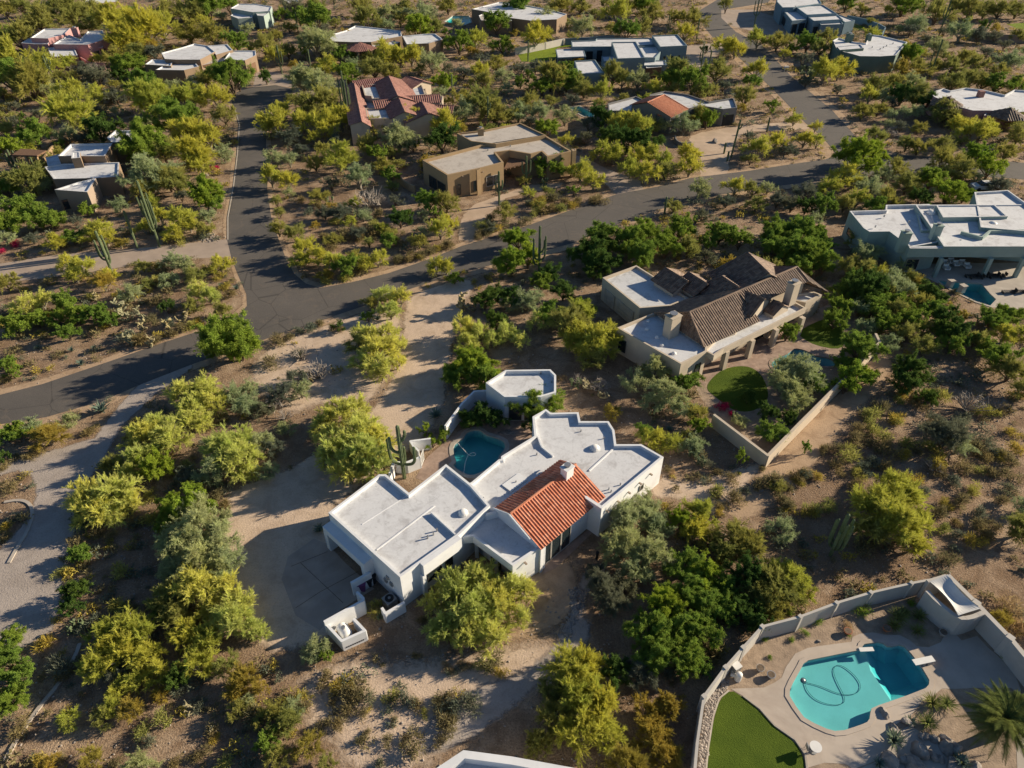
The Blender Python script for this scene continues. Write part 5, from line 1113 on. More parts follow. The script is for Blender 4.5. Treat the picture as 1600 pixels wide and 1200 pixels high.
crop(800, 760, .25, '''700,200,260,g;820,140,200,g;900,240,180,g;1060,220,180,b;1180,160,190,p;1140,280,180,p;700,380,260,g;850,420,240,g;760,520,200,g;560,620,220,h;620,740,200,h;520,540,130,h;700,640,150,h;1400,300,230,o;1480,380,200,o;1320,400,180,o;1250,330,150,o;1080,500,240,m;1220,560,230,b;
1320,640,190,m;1120,660,260,m;1260,760,230,m;1340,800,150,m;950,740,260,b;860,900,260,m;1040,880,270,m;1180,900,220,m;900,1060,240,m;1080,1060,230,m;1160,1120,160,m;1480,560,220,d;1540,680,200,o;1440,760,180,d;1600,600,240,o;1700,640,220,o;1640,760,180,o;1520,840,150,d;20,180,0,p''')
T += [(x, y, w_, k, 1.0) for x, y, w_, k in ((1370,790,66,'p'),(1410,780,70,'p'),(1400,820,78,'p'),(1435,815,50,'p'),(1360,830,55,'o'),(1425,850,50,'p'),(1390,755,44,'p'),(1222,826,44,'g'),(1215,758,26,'o'),(1591,825,46,'o'),(1600,790,30,'g'),(1580,580,48,'o'),(1600,610,40,'o'),(1560,560,40,'m'),
  (1480,680,62,'h'),(1500,695,40,'g'),(1425,580,50,'d'),(1415,600,38,'d'),(1450,620,34,'d'),(352,532,92,'m'),(372,540,60,'b'),(1159,714,17,'b'),(1260,700,15,'m'),(1575,945,46,'t'),(1590,975,40,'t'),(1565,965,34,'a'),(895,1055,70,'p'),(920,1040,62,'p'),(905,1090,66,'p'),(935,1100,62,'p'),(880,1120,60,'o'),(910,1140,70,'p'),(945,1150,56,'p'),(845,1160,48,'o'),(870,1080,46,'o'),
  (960,1050,46,'d'),(1010,1110,44,'a'),(1045,1105,46,'a'),(1020,1150,52,'a'),(1040,1180,46,'a'),(980,1190,56,'a'),(1000,1050,50,'h'),(1210,890,44,'p'),(1235,905,46,'p'),(1195,925,40,'o'),(1255,920,36,'p'),(545,640,52,'p'),(520,650,44,'p'),(500,665,34,'p'),(560,680,70,'p'),(530,705,60,'p'),(570,715,70,'p'),
  (545,735,60,'p'),(585,690,50,'p'),(510,715,40,'p'),(515,680,44,'p'),(665,672,24,'b'),(693,680,24,'m'),(676,692,20,'b'),(437,615,40,'h'),(410,640,34,'h'),(425,700,30,'h'),(445,670,30,'g'),(400,690,30,'g'),(460,590,34,'h'),(470,610,30,'g'))]
T = [t for t in T if t[2] > 4]
# ---- palm, agaves etc. are placed by hand further down
def base_of(x, y, w_, hr, kc=.52):
    g_ = P(x, y, 1.5); r = 1.0
    for _ in range(4):
        k = CAM_F/(g_.y*math.cos(_p)+(CAM_H-g_.z)*math.sin(_p)); r = w_/k/2; h = 2*r*hr; g_ = P(x, y, h*kc)
    return Vector((g_.x, g_.y, 0)), r, h
LANDMARKS = [('the white central house', 775, 800), ('the white guest house', 815, 605), ('the brown tile-roofed house', 1110, 490), ('the pale green house', 1480, 360), ('the tan adobe house', 775, 255), ('the red-tiled house', 625, 165), ('the slate blue modern house', 970, 90),
 ('the grey house with orange hip roof', 1050, 170), ('the pink adobe house', 100, 70), ('the brown stepped house', 315, 100), ('the terraced brown house', 135, 260), ('the top centre brown house', 605, 65), ('the turreted mauve house', 1530, 160), ('the curved-wall house', 1360, 85), ('the blue arched house', 1270, 30),
 ('the diving board pool', 1340, 1070), ('the propane tank enclosure', 540, 990), ('the road junction', 430, 440), ('the sandy drive', 670, 540), ('the left driveway', 110, 760), ('the bottom left corner', 60, 1120), ('the bottom grey roof', 800, 1190), ('the black bollard light', 933, 868), ('the boundary wall corner', 1200, 712),
 ('the dense-armed saguaro on the right slope', 1300, 830), ('the bend in the upper right road', 1225, 130), ('the small blue pool', 908, 175), ('the round lawn', 1145, 605), ('the garage', 560, 850), ('the shade sail', 1500, 930), ('the main road edge', 900, 350), ('the side road', 150, 395), ('the long brown house', 810, 20), ('the left edge of the road', 330, 540), ('the right slope', 1450, 700), ('the open ground', 560, 1080), ('the rounded sage house', 400, 20)]
USED = {}
def describe(items, word_of, max_words=16):
    """items: list of (obj, x, y, word) -> unique label: kind + side + landmark + rank counted outward"""
    groups = {}
    for o, x, y, wd in items:
        lm = min(LANDMARKS, key=lambda l: (l[1]-x)**2+((l[2]-y)*1.25)**2); dx, dy = x-lm[1], y-lm[2]
        side = ('left of' if dx < 0 else 'right of') if abs(dx) > abs(dy) else ('behind' if dy < 0 else 'in front of')
        groups.setdefault((wd, side, lm[0]), []).append((math.hypot(dx, dy), o))
    orr = lambda n: {1: 'nearest', 2: 'second nearest', 3: 'third nearest', 4: 'fourth nearest', 5: 'fifth nearest', 6: 'sixth nearest', 7: 'seventh nearest', 8: 'eighth nearest', 9: 'ninth nearest', 10: 'tenth nearest'}.get(n, '%dth nearest' % n if n % 10 not in (1, 2, 3) or 10 < n % 100 < 14 else '%d%s nearest' % (n, {1: 'st', 2: 'nd', 3: 'rd'}[n % 10]))
    for (wd, side, lm), l in groups.items():
        l.sort(key=lambda q: q[0])
        for i, (d, o) in enumerate(l):
            o['label'] = '%s %s %s' % (wd, side, lm) if len(l) == 1 else '%s %s %s, %s' % (wd, side, lm, orr(i+1))
ROAD_CLEAR = 0
items = []; SPOTS = []
AV0 = AVOID+FOOT+[list(p) for p in POOLS]; rx = random.Random(21); nn_ = 0; tr_ = 0; far0 = [(t[0], t[1], t[2]) for t in T]
while nn_ < 170 and tr_ < 9000:
    tr_ += 1; y = 6+rx.random()**.8*440; x = rx.uniform(-10, 1610); w0 = rx.uniform(16, 30)*(.8+y/700)
    if y > 300 and 640 < x < 1400 and rx.random() < .8: continue
    g0 = P(x, y+w0*.3); rr0 = w0/ppm(x, y)*.55
    if any(inside(g0.x+a_*rr0, g0.y+b_*rr0, pl) for pl in AV0 for a_, b_ in ((0, 0), (-1, 0), (1, 0), (0, 1.1), (0, -1.1))): continue
    if any((x-a_)**2+(y-b_)**2*1.6 < ((c_+w0)*.42)**2 for a_, b_, c_ in far0): continue
    far0.append((x, y, w0)); T.append((x, y, w0, rx.choices('ohgpma', [5, 4, 3, 2, 2, 1])[0], .9)); nn_ += 1
print('filled', nn_)
rs_ = random.Random(3)
for ti, (x, y, w_, k, hs) in enumerate(T):
    if k in 'ct': continue
    if k == 'm' and y < 330 and rs_.random() < .35: k = 'o'
    kind, hr = SHAPE[k]; hr = hr*(2.1 if (x, y) in ((1159,714),(1260,700)) else 1); hr = hr*rs_.uniform(.88, 1.12); hr *= hs
    b, r, h = base_of(x, y, w_*(1.38 if x > 1180 and 370 < y < 570 else 1.2 if y > 300 else 1.33), hr)
    lod = 'hi' if w_ > 44 else ('mid' if w_ > 24 else 'lo')
    me, tm = proto(kind, lod, rs_.randrange(5 if lod == 'hi' else 4))
    root = empty(NAME[k], b, None, 'shrub' if k in 'ah' else 'tree', None); sx = r*rs_.uniform(.98, 1.12)
    rz = rs_.uniform(0, 6.28)
    cr = bpy.data.objects.new('crown', me); C.objects.link(cr); cr.parent = root; cr.scale = (sx, r*rs_.uniform(.95, 1.1), h); cr.rotation_euler = (0, 0, rz)
    cr.material_slots[0].link = 'OBJECT'; cr.material_slots[0].material = LEAF[k]
    tr = bpy.data.objects.new('trunk', tm); C.objects.link(tr); tr.parent = root; tr.scale = cr.scale; tr.rotation_euler = cr.rotation_euler
    tr.material_slots[0].link = 'OBJECT'; tr.material_slots[0].material = M['bark_g'] if k in 'gpa' else M['bark']
    if k == 'p' and 430 < y < 1040 and x < 860 and not (x < 330 and y > 940): cr.material_slots[0].material = LEAF['q']
    items.append((root, x, y, WORD[k])); SPOTS.append((b.x, b.y, r*.55))
describe(items, None)
print('trees', len(items))
# ---------------------------------------------------------------- small plants
def finish(root, o): return o
SHR = {}
def shrub_mesh(seed, nb, dense=1.0, wide=.05):
    rs = np.random.RandomState(seed); n = nb
    c = rs.normal(size=(7, 3))*np.array([.38, .38, .12]); c[:, 2] = .25+abs(c[:, 2]); li = rs.randint(0, 7, n)
    d = unit(rs.normal(size=(n, 3))+np.array([0, 0, .5])); o = c[li]*.8+d*rs.uniform(.1, .42, n)[:, None]*np.array([1, 1, .75]); o[:, 2] = np.maximum(o[:, 2], .03)
    dd = unit(d+rs.normal(size=(n, 3))*.5); V = blades(o, dd, rs.uniform(.14, .34, n), rs.uniform(.6, 1.4, n)*wide, rs); V[:, 2] = np.maximum(V[:, 2], 0)
    return V
for i in range(5): SHR[i] = raw_mesh('shrub', shrub_mesh(i, 520, wide=.05), np.arange(1560).reshape(-1, 3), [LEAF['s']])
def blocked(x, y, pad=0.0):
    for pl in AVOID_ALL:
        bb = BB[id(pl)]
        if x < bb[0]-pad or x > bb[1]+pad or y < bb[2]-pad or y > bb[3]+pad: continue
        if inside(x, y, pl): return True
    return False
AVOID_ALL = AVOID+FOOT+[list(p) for p in POOLS]
BB = {id(pl): (min(q[0] for q in pl), max(q[0] for q in pl), min(q[1] for q in pl), max(q[1] for q in pl)) for pl in AVOID_ALL}
rs = random.Random(11); cand = []
from mathutils import noise as mn
tries = 0
while len(cand) < 8200 and tries < 90000:
    tries += 1
    y = 8+ (rs.random()**.80)*300; hw = 30+y*.80; x = rs.uniform(-hw, hw)
    px, py = img((x, y, 0))
    if py > 1330 or px < -160 or px > 1760: continue
    dn = mn.noise(Vector((x*.05, y*.05, 1.3)))*.5+.5+mn.noise(Vector((x*.25, y*.25, 4)))*.28
    if rs.random() > max(0, (dn-.25))*1.6: continue
    # the sand round the white house is nearly bare
    if 330 < px < 1000 and 470 < py < 1040 and rs.random() < .90: continue
    if 640 < px < 1000 and 880 < py < 1100 and rs.random() < .7: continue
    if blocked(x, y): continue
    if any(abs(x-a) < .3 and abs(y-b) < .3 for a, b, r in FOOT_PTS) if False else False: continue
    s = rs.uniform(.35, 1.0) if rs.random() < .8 else rs.uniform(.9, 1.5)
    cand.append((x, y, s, px, py))
# shrubs read off the photograph, so that the near ones stand where they do there
hand = []
def shr(ox, oy, s, txt, k='s'):
    for e in txt.split(';'):
        q = [float(v) for v in e.split(',')]; hand.append((ox+s*q[0], oy+s*q[1], s*q[2], k))
shr(400, 900, .25, '450,650,120;530,710,130;590,790,150;700,760,110;560,850,120;660,860,90;850,750,110;940,760,120;1010,780,100;1150,790,120;1220,760,110;1340,760,150;1260,830,160;1180,850,100;980,1060,170;930,1020,90;650,1020,90;820,1030,90;1150,1030,100;790,1160,90;1000,490,70;1220,590,80;1310,570,90;1430,580,110;1520,600,100;860,900,60;520,930,100;450,930,110;1240,910,110;700,980,70;1060,850,70;480,780,80')
shr(640, 900, .25, '0,290,0.1;80,280,80')
shr(0, 900, .25, '1240,810,110;1020,900,120;870,1000,110;950,1050,110;1340,940,100;1290,1090,90;1250,1140,90;700,1180,90;1350,1020,80;1080,1180,100;1400,1180,120;250,1130,110;380,1150,100')
shr(1200, 560, .25, '620,360,130;700,310,110;760,390,110;640,420,120;560,460,110;550,520,120;620,520,100;700,500,140;800,400,90;860,230,110;810,270,80;930,290,110;1000,240,110;1060,250,120;840,530,120;740,580,160;850,610,110;920,590,90;1000,560,110;660,660,110;600,700,110;740,700,110;560,730,100;1030,660,150;1090,720,100;1200,690,130;1160,780,120;1260,830,120;1330,520,130;1380,580,110;1340,620,110;1450,620,100;1530,570,120;1500,730,130;1390,720,110;1310,700,90;1100,920,90;1090,970,100;1210,910,140;1110,1070,100;1180,1110,110;1170,1030,80;1500,830,110;1450,900,100;1310,1050,120;1350,1110,130;1400,1050,90;1280,1160,120;1330,970,100;360,930,110;100,920,130;260,970,110;410,570,110;500,620,150;340,580,80;420,690,120;230,730,110;310,760,90;180,770,110;130,830,90;30,780,130;900,760,110;970,850,110;550,800,110;1520,470,90;1480,340,100;1560,250,110;1380,350,110;1300,330,100;1240,390,110;1120,470,150;1040,450,140;1170,510,130;1290,560,110')
shr(1000, 600, .175, '660,780,120;820,860,150;1030,920,150;1180,900,220;670,1000,130;820,1000,170;930,960,110;720,1090,120;1290,1090,170;1460,820,150;1530,1130,160;1410,900,110;1080,760,90;880,800,60;480,620,200;540,700,150;520,520,140;240,760,80;1230,1000,110;690,1150,110')
shr(400, 300, .25, '430,300,90;500,300,90;560,280,110;620,240,90;660,300,90;740,270,110;840,270,90;680,150,110;770,150,90;500,200,90;740,210,80;560,160,80;390,100,90;470,100,80;280,60,70;350,130,70;470,360,90;1420,230,110;1450,180,90;1400,280,90;1040,410,80;960,430,80;890,440,70;1200,340,80;1100,380,80;440,570,90;540,550,80;640,510,90;140,940,110;210,920,90;100,1080,120;270,1020,90;350,860,90;400,830,80;270,880,80;500,870,90')
shr(0, 300, .25, '560,660,90;960,580,110;1000,560,90;1060,590,80;880,560,90;1280,500,80;1060,840,110;1150,860,100;1200,850,90;960,820,100;880,950,140;800,920,120;980,940,90;1080,900,100;1240,830,90;1000,700,110;1380,540,80;1430,600,80;1450,660,90;980,480,90;1130,320,90;1060,310,80;1290,290,90;30,1180,90')
shr(600, 160, .25, '630,780,90;640,830,100;700,800,90;760,770,90;740,830,80;880,760,90;960,700,90;1040,690,100;1100,680,90;1160,660,90;1050,620,110;980,640,100;1210,640,90;1290,630,90;1350,620,90;170,960,80;220,980,80;90,990,90;330,930,80;390,910,80;40,830,90;90,890,90;60,820,80;1130,630,90;900,640,80')
shr(0, 600, .25, '240,440,90;20,530,90;170,460,80;1290,250,130;1400,230,120;950,700,90;1100,560,110;1180,520,110;540,310,90;1380,710,110;1300,680,110;1420,760,110;100,850,90;60,900,90;40,960,80;700,960,90;400,1180,90')
shr(0, 0, .25, '60,660,80;40,620,70;120,600,80;240,620,80;160,560,70;560,680,80;480,480,80;500,520,70;640,700,80;700,640,80;760,610,80;260,600,70;20,700,80;90,740,80;640,760,70')
for x, y, w_, k in hand:
    if w_ < 2: continue
    g_ = P(x, y, 0); kk = ppm(x, y); cand.append((g_.x, g_.y-.1, w_/kk/1.45, x, y+1e6))
def score(c): return c[2]*1000/(c[1]*c[1]+CAM_H**2)**.5 + (100 if c[4] > 1e5 else 0)
vis = lambda c: 0 < c[3] < 1600 and 5 < (c[4] % 1e6 if c[4] > 1e5 else c[4]) < 1200
near = sorted([c for c in cand if vis(c)], key=score, reverse=True)[:298]; ns = set(map(id, near)); rest = [c for c in cand if id(c) not in ns]
items = []; kinds = [('s', 'low brown creosote shrub'), ('a', 'low straw-yellow brittlebush'), ('h', 'low grey-green bursage shrub'), ('o', 'low olive creosote shrub')]
for c in near:
    k, wd = kinds[rs.choices([0, 1, 2, 3], [5, 1, 1.6, 2])[0]]
    o = bpy.data.objects.new('desert_shrub', SHR[rs.randrange(5)]); C.objects.link(o); o.location = (c[0], c[1], -.02); s = c[2]; o.scale = (s*rs.uniform(.85, 1.15), s*rs.uniform(.85, 1.15), s*rs.uniform(.8, 1.15)); o.rotation_euler = (0, 0, rs.uniform(0, 6.3))
    o.material_slots[0].link = 'OBJECT'; o.material_slots[0].material = LEAF[k]; tag(o, None, 'shrub', 'low desert shrubs')
    items.append((o, c[3], c[4] % 1e6 if c[4] > 1e5 else c[4], wd))
describe(items, None)
VV = []; base_m = {i: shrub_mesh(40+i, 110, wide=.13) for i in range(5)}; base_f = {i: shrub_mesh(60+i, 46, wide=.22) for i in range(5)}
split = {0: [], 1: [], 2: []}
for c in rest:
    d = math.hypot(c[1], CAM_H); B = (base_m if d < 120 else base_f)[rs.randrange(5)]; a = rs.uniform(0, 6.3); s = c[2]*(1.0 if d < 150 else 1.25)
    R = np.array([[math.cos(a), -math.sin(a), 0], [math.sin(a), math.cos(a), 0], [0, 0, 1]]); split[rs.choices([0, 1, 2], [5, 2, 3])[0]].append(B@R.T*np.array([s, s, s*rs.uniform(.8, 1.1)])+np.array([c[0], c[1], -.02]))
order = [np.concatenate(split[i]) for i in range(3)]; V = np.concatenate(order); F = np.arange(len(V)).reshape(-1, 3)
me = raw_mesh('scrub', V, F, [LEAF['s'], LEAF['a'], LEAF['h']]); mi = np.concatenate([np.full(len(order[i])//3, i, dtype=np.int32) for i in range(3)])
if len(mi) == len(me.polygons): me.polygons.foreach_set('material_index', mi)
o = bpy.data.objects.new('desert_scrub', me); C.objects.link(o); tag(o, 'low dry desert scrub covering the open ground between the houses', 'scrub', kind='stuff')
# dry grass tufts and fallen twigs
rs2 = np.random.RandomState(5); L = []
n = 0
while n < 9000:
    y = 10+rs2.rand()*130; x = rs2.uniform(-1, 1)*(30+y*.8)
    n += 1
    if mn.noise(Vector((x*.12, y*.12, 9))) < -.05 or blocked(x, y): continue
    L.append((x, y))
L = np.array(L); k = 9; o_ = np.repeat(L, k, axis=0)+rs2.normal(size=(len(L)*k, 2))*.22; o3 = np.column_stack([o_, np.zeros(len(o_))])
V = blades(o3, unit(rs2.normal(size=(len(o3), 3))*.9+np.array([0, 0, .8])), rs2.uniform(.12, .38, len(o3)), rs2.uniform(.02, .05, len(o3)), rs2); V[:, 2] = np.maximum(V[:, 2], .005)
me = raw_mesh('litter', V, np.arange(len(V)).reshape(-1, 3), [LEAF['t']]); o = bpy.data.objects.new('dry_grass', me); C.objects.link(o); tag(o, 'sparse dry grass and twig litter on the desert soil', 'grass', kind='stuff')
# small stones
def stones(name, pts, size, mat, label, cat, seed=1):
    r_ = np.random.RandomState(seed); ico = [(0,0,1),(.9,0,.3),(.28,.85,.3),(-.72,.53,.3),(-.72,-.53,.3),(.28,-.85,.3),(.72,.53,-.4),(-.28,.85,-.4),(-.9,0,-.4),(-.28,-.85,-.4),(.72,-.53,-.4),(0,0,-1)]
    fa = [(0,1,2),(0,2,3),(0,3,4),(0,4,5),(0,5,1),(1,6,2),(2,7,3),(3,8,4),(4,9,5),(5,10,1),(6,7,2),(7,8,3),(8,9,4),(9,10,5),(10,6,1)]
    ico = np.array(ico); VV = []; FF = []
    for i, (x, y) in enumerate(pts):
        s = size*r_.uniform(.4, 1.3); a = r_.uniform(0, 6.3); q = ico*r_.uniform(.75, 1.2, (12, 1))*np.array([s, s*r_.uniform(.6, 1), s*.6]); q = q@np.array([[math.cos(a), math.sin(a), 0], [-math.sin(a), math.cos(a), 0], [0, 0, 1]])
        VV.append(q+np.array([x, y, s*.15])); FF.append(np.array(fa)+12*i)
    me = raw_mesh(name, np.concatenate(VV), np.concatenate(FF), [mat]); o = bpy.data.objects.new(name, me); C.objects.link(o); tag(o, label, cat, kind='stuff'); return o
pt = []
while len(pt) < 5000:
    y = 10+rs2.rand()*110; x = rs2.uniform(-1, 1)*(30+y*.8)
    if mn.noise(Vector((x*.08, y*.08, 3))) > -.1 and not blocked(x, y): pt.append((x, y))
stones('scattered_stones', pt, .11, M['rock_b'], 'small loose stones scattered over the desert ground', 'stones', 2)
# ---------------------------------------------------------------- saguaros
def saguaro(px, hpx, arms, label, group=None, lean=0.0, stem=.18, kind='saguaro_cactus'):
    b = P(*px, 0); k = ppm(*px); h = hpx/(k*math.cos(_p)*.97); root = empty(kind, b, label, 'cactus', group)
    def column(pts, r, nm):
        n = 20; m = MB(); pts = [Vector(p) for p in smooth_line3(pts)]; rings = []; L = len(pts)
        for i, p in enumerate(pts):
            d = (pts[min(i+1, L-1)]-pts[max(i-1, 0)]).normalized(); a = d.cross(Vector((.3, .9, .1))).normalized(); c = d.cross(a)
            tt = i/(L-1); rr = r*(1.0 if tt < .9 else math.sqrt(max(.02, 1-((tt-.9)/.1)**2)))*(.85+.2*math.sin(tt*2.6))
            for j in range(n):
                q = rr*(1.0 if j % 2 else .80); m.v.append(tuple(p+(a*math.cos(j*2*math.pi/n)+c*math.sin(j*2*math.pi/n))*q))
        for i in range(L-1):
            for j in range(n): m.f.append((i*n+j, i*n+(j+1) % n, (i+1)*n+(j+1) % n, (i+1)*n+j)); m.m.append(0)
        m.f.append(tuple((L-1)*n+j for j in range(n))); m.m.append(0)
        m.build(nm, M['saguaro'], root, (0, 0, 0))
    column([(0, 0, -.1), (lean*.3*h, 0, h*.3), (lean*.7*h, 0, h*.7), (lean*h, 0, h)], stem, 'stem')
    for az, z0, out, z1 in arms:
        c, s = math.cos(R_(az)), math.sin(R_(az)); x0 = lean*z0*h
        column([(x0, 0, z0*h), (x0+c*out*.7, s*out*.7, z0*h+.02*h), (x0+c*out, s*out, z0*h+.10*h), (x0+c*out*1.04, s*out*1.04, (z0+z1)/2*h), (x0+c*out*1.06, s*out*1.06, z1*h)], stem*.72, 'arm')
def smooth_line3(pts, it=2):
    pts = [Vector(p) for p in pts]
    for _ in range(it):
        q = [pts[0]]
        for a, b in zip(pts, pts[1:]): q += [a.lerp(b, .25), a.lerp(b, .75)]
        pts = q+[pts[-1]]
    return pts
def many(n, z0, out, z1, j=7):
    r = random.Random(j); return [(360*i/n+r.uniform(-15, 15), z0*r.uniform(.7, 1.3), out*r.uniform(.75, 1.15), z1*r.uniform(.8, 1.08)) for i in range(n)]
saguaro((632,747), 84, [(-15,.28,1.35,.66),(165,.26,1.2,.72),(185,.50,.9,.80),(20,.70,.55,.88),(80,.2,.8,.5)], 'tall green saguaro with curving arms in the courtyard beside the cream wall', stem=.21)
saguaro((250,386), 82, many(7,.36,.75,.86), 'tallest many-armed saguaro standing above the left side road')
saguaro((178,433), 60, many(6,.38,.7,.85,3), 'many-armed saguaro at the lower edge of the left side road')
saguaro((215,388), 48, [], 'single-stem saguaro between the two many-armed ones by the side road')
saguaro((1297,868), 74, many(8,.25,.62,.82,5), 'dense cluster-armed saguaro on the right slope beside a round palo verde', stem=.17)
saguaro((842,428), 62, [(180,.3,.8,.75),(0,.3,.8,.8),(20,.45,.7,.7),(200,.2,.9,.6)], 'saguaro with upright arms beside the lime tree at the road')
saguaro((780,321), 42, [(0,.45,.55,.75),(190,.4,.5,.7)], 'short saguaro on the tan house drive edge')
saguaro((822,290), 36, [(0,.4,.7,.85),(180,.4,.7,.8)], 'saguaro with raised arms by the tan house porch')
saguaro((1142,246), 44, [(10,.75,.6,.9)], 'leaning single saguaro in the sandy yard of the grey house', lean=.06)
saguaro((1136,252), 12, [], 'knee-high saguaro at the foot of the leaning one')
saguaro((1131,240), 13, [], 'small stub saguaro left of the leaning saguaro')
saguaro((1198,206), 17, [], 'short post-like saguaro behind the round bush of the sandy yard')
saguaro((1219,215), 11, [], 'tiny saguaro peeking over the sandy yard bush')
saguaro((1038,335), 22, [], 'lone slim saguaro at the roadside right of centre')
saguaro((545,197), 62, many(7,.12,.9,.85,9), 'clustered multi-stem saguaro left of the red-tiled house')
saguaro((441,116), 32, [(0,.3,.7,.8),(180,.25,.7,.7)], 'forked saguaro by the upper left cul-de-sac')
saguaro((486,108), 22, [(180,.3,.6,.8)], 'slim saguaro right of the cul-de-sac')
saguaro((466,48), 20, [], 'single saguaro in front of the rounded sage house')
saguaro((523,15), 16, [(0,.4,.6,.8)], 'small saguaro near the top edge left of centre')
saguaro((708,166), 36, [], 'dark slim saguaro right of the red-tiled house')
saguaro((763,202), 38, [(0,.6,.5,.8)], 'dark saguaro behind the tan adobe house')
saguaro((825,96), 22, [], 'saguaro standing at the lawn edge of the modern house')
saguaro((1043,53), 20, [(0,.3,.6,.75),(180,.3,.5,.7)], 'armed saguaro behind the modern house')
saguaro((1088,64), 24, [], 'slim saguaro left of the upper right road')
saguaro((1095,106), 24, [(180,.3,.6,.7)], 'saguaro on the modern house driveway island')
saguaro((1108,104), 18, [], 'smaller saguaro right of the driveway island saguaro')
saguaro((1178,42), 40, [(0,.3,.9,.75),(180,.3,.9,.7)], 'armed saguaro in the forecourt of the blue arched house')
saguaro((1452,122), 42, [(180,.2,1.0,.7)], 'tall thin saguaro left of the turreted mauve house')
saguaro((1466,58), 40, [(0,.5,.8,.85),(180,.5,.8,.8)], 'forked saguaro behind the curved-wall house')
saguaro((83,121), 26, many(4,.4,.8,.9,2), 'armed saguaro in front of the pink adobe house')
saguaro((25,265), 24, many(4,.15,.8,.85,4), 'clustered saguaro beside the pergola of the terraced house')
saguaro((52,258), 18, [], 'small saguaro right of the pergola cluster')
saguaro((105,14), 18, [(0,.4,.7,.8)], 'small saguaro near the top left edge')
saguaro((313,25), 18, many(3,.3,.8,.85,6), 'saguaro above the brown stepped house')
saguaro((334,12), 20, [], 'thin saguaro at the top edge left of the sage house')
# ---------------------------------------------------------------- chollas, prickly pears, agaves, yuccas, bare bushes
def rosette(n, up, L, W, seed, arch=.5):
    r = random.Random(seed); m = MB()
    for i in range(n):
        a = i*2.39996+r.uniform(-.2, .2); t = r.uniform(0, 1); e = up+(1-up)*t*.9; c, s = math.cos(a), math.sin(a); l = L*r.uniform(.8, 1.1); w_ = W*r.uniform(.8, 1.2)
        p0 = Vector((c*.04, s*.04, .05)); p1 = p0+Vector((c*(1-e*.8), s*(1-e*.8), e))*l*.55; p2 = p1+Vector((c, s, e-arch))*l*.45; sd = Vector((-s, c, 0))*w_; mid = Vector((0, 0, -w_*.5))
        m.add([p0-sd*.7, p0+sd*.7, p1+sd, p1-sd, p1+mid, p0+mid, p2], [(0, 5, 4, 3), (5, 1, 2, 4), (3, 4, 6), (4, 2, 6)])
    return m
AG = {}
for i in range(3):
    for nm, (n, up, L, W, ar) in {'agave': (34, .45, 1.0, .07, .25), 'yucca': (70, .35, 1.0, .028, .3)}.items():
        me = bpy.data.meshes.new(nm); m = rosette(n, up, L, W, i, ar); me.from_pydata([tuple(v) for v in m.v], [], m.f); me.materials.append(LEAF['v']); AG[nm, i] = me
items = []
def place(nm, mesh, px, wpx, mat, word, cat, zs=1.0, z=-.02):
    b = P(*px, 0); r = wpx/ppm(*px)/2*(1.5 if nm in ('agave', 'yucca') else 1.15); o = bpy.data.objects.new(nm, mesh); C.objects.link(o); o.location = (b.x, b.y, z); o.scale = (r, r, r*zs); o.rotation_euler = (0, 0, rs_.uniform(0, 6.28))
    o.material_slots[0].link = 'OBJECT'; o.material_slots[0].material = mat; tag(o, None, cat); items.append((o, px[0], px[1], word)); return o
for x, y, w_ in ((160,644,28),(128,570,16),(148,545,10),(113,549,13),(681,652,24),(345,448,10),(370,452,12),(60,545,12),(1045,672,12),(205,800,20),(190,815,20),(1090,640,16),(500,830,20),(1240,660,14),(1395,1160,34),(1372,1195,20),(1500,1195,30),(590,500,14),(1420,1130,20)):
    place('agave', AG['agave', rs_.randrange(3)], (x, y), w_, LEAF['v'], 'blue-green agave rosette', 'agave')
for x, y, w_ in ((1402,967,32),(1396,980,26),(1434,965,26),(1432,988,26),(1455,1100,32),(1447,1132,34),(1478,1102,30),(1412,960,22),(125,868,26),(1500,1190,22),(1345,955,0)):
    if w_: place('yucca', AG['yucca', rs_.randrange(3)], (x, y), w_, LEAF['y'], 'spiky green yucca ball', 'yucca', .9)
def cholla_mesh(seed, n=42):
    r = random.Random(seed); m = MB(); tips = [Vector((0, 0, 0))]
    for i in range(n):
        p = tips[r.randrange(max(0, len(tips)-14), len(tips))]; a = r.uniform(0, 6.3); q = p+Vector((math.cos(a)*.22, math.sin(a)*.22, r.uniform(.02, .24)))
        q.x = max(-.95, min(.95, q.x)); q.y = max(-.95, min(.95, q.y)); q.z = min(q.z, 1.2); m.tube([p, p.lerp(q, .5), q], [.05, .075, .055], 6); tips.append(q)
    me = bpy.data.meshes.new('cholla'); me.from_pydata(m.v, [], m.f); me.materials.append(LEAF['c']); return me
CH = [cholla_mesh(i) for i in range(3)]
for x, y, w_ in ((192,482,34),(205,492,26),(228,497,22),(222,512,24),(210,530,30),(285,497,22),(262,508,24),(235,535,22),(150,465,18),(727,474,34),(740,478,24),(1530,502,22),(925,600,30),(940,612,26),(1090,340,22),(1075,345,16),(560,330,16),(700,342,14),(485,590,20),(520,580,18),(1265,640,14),(655,575,0),(335,1018+120,16),(300,1105,22)):
    if w_: place('cholla_cactus', CH[rs_.randrange(3)], (x, y+w_*.3), w_*1.2, LEAF['c'], 'pale bristly cholla cactus', 'cactus')
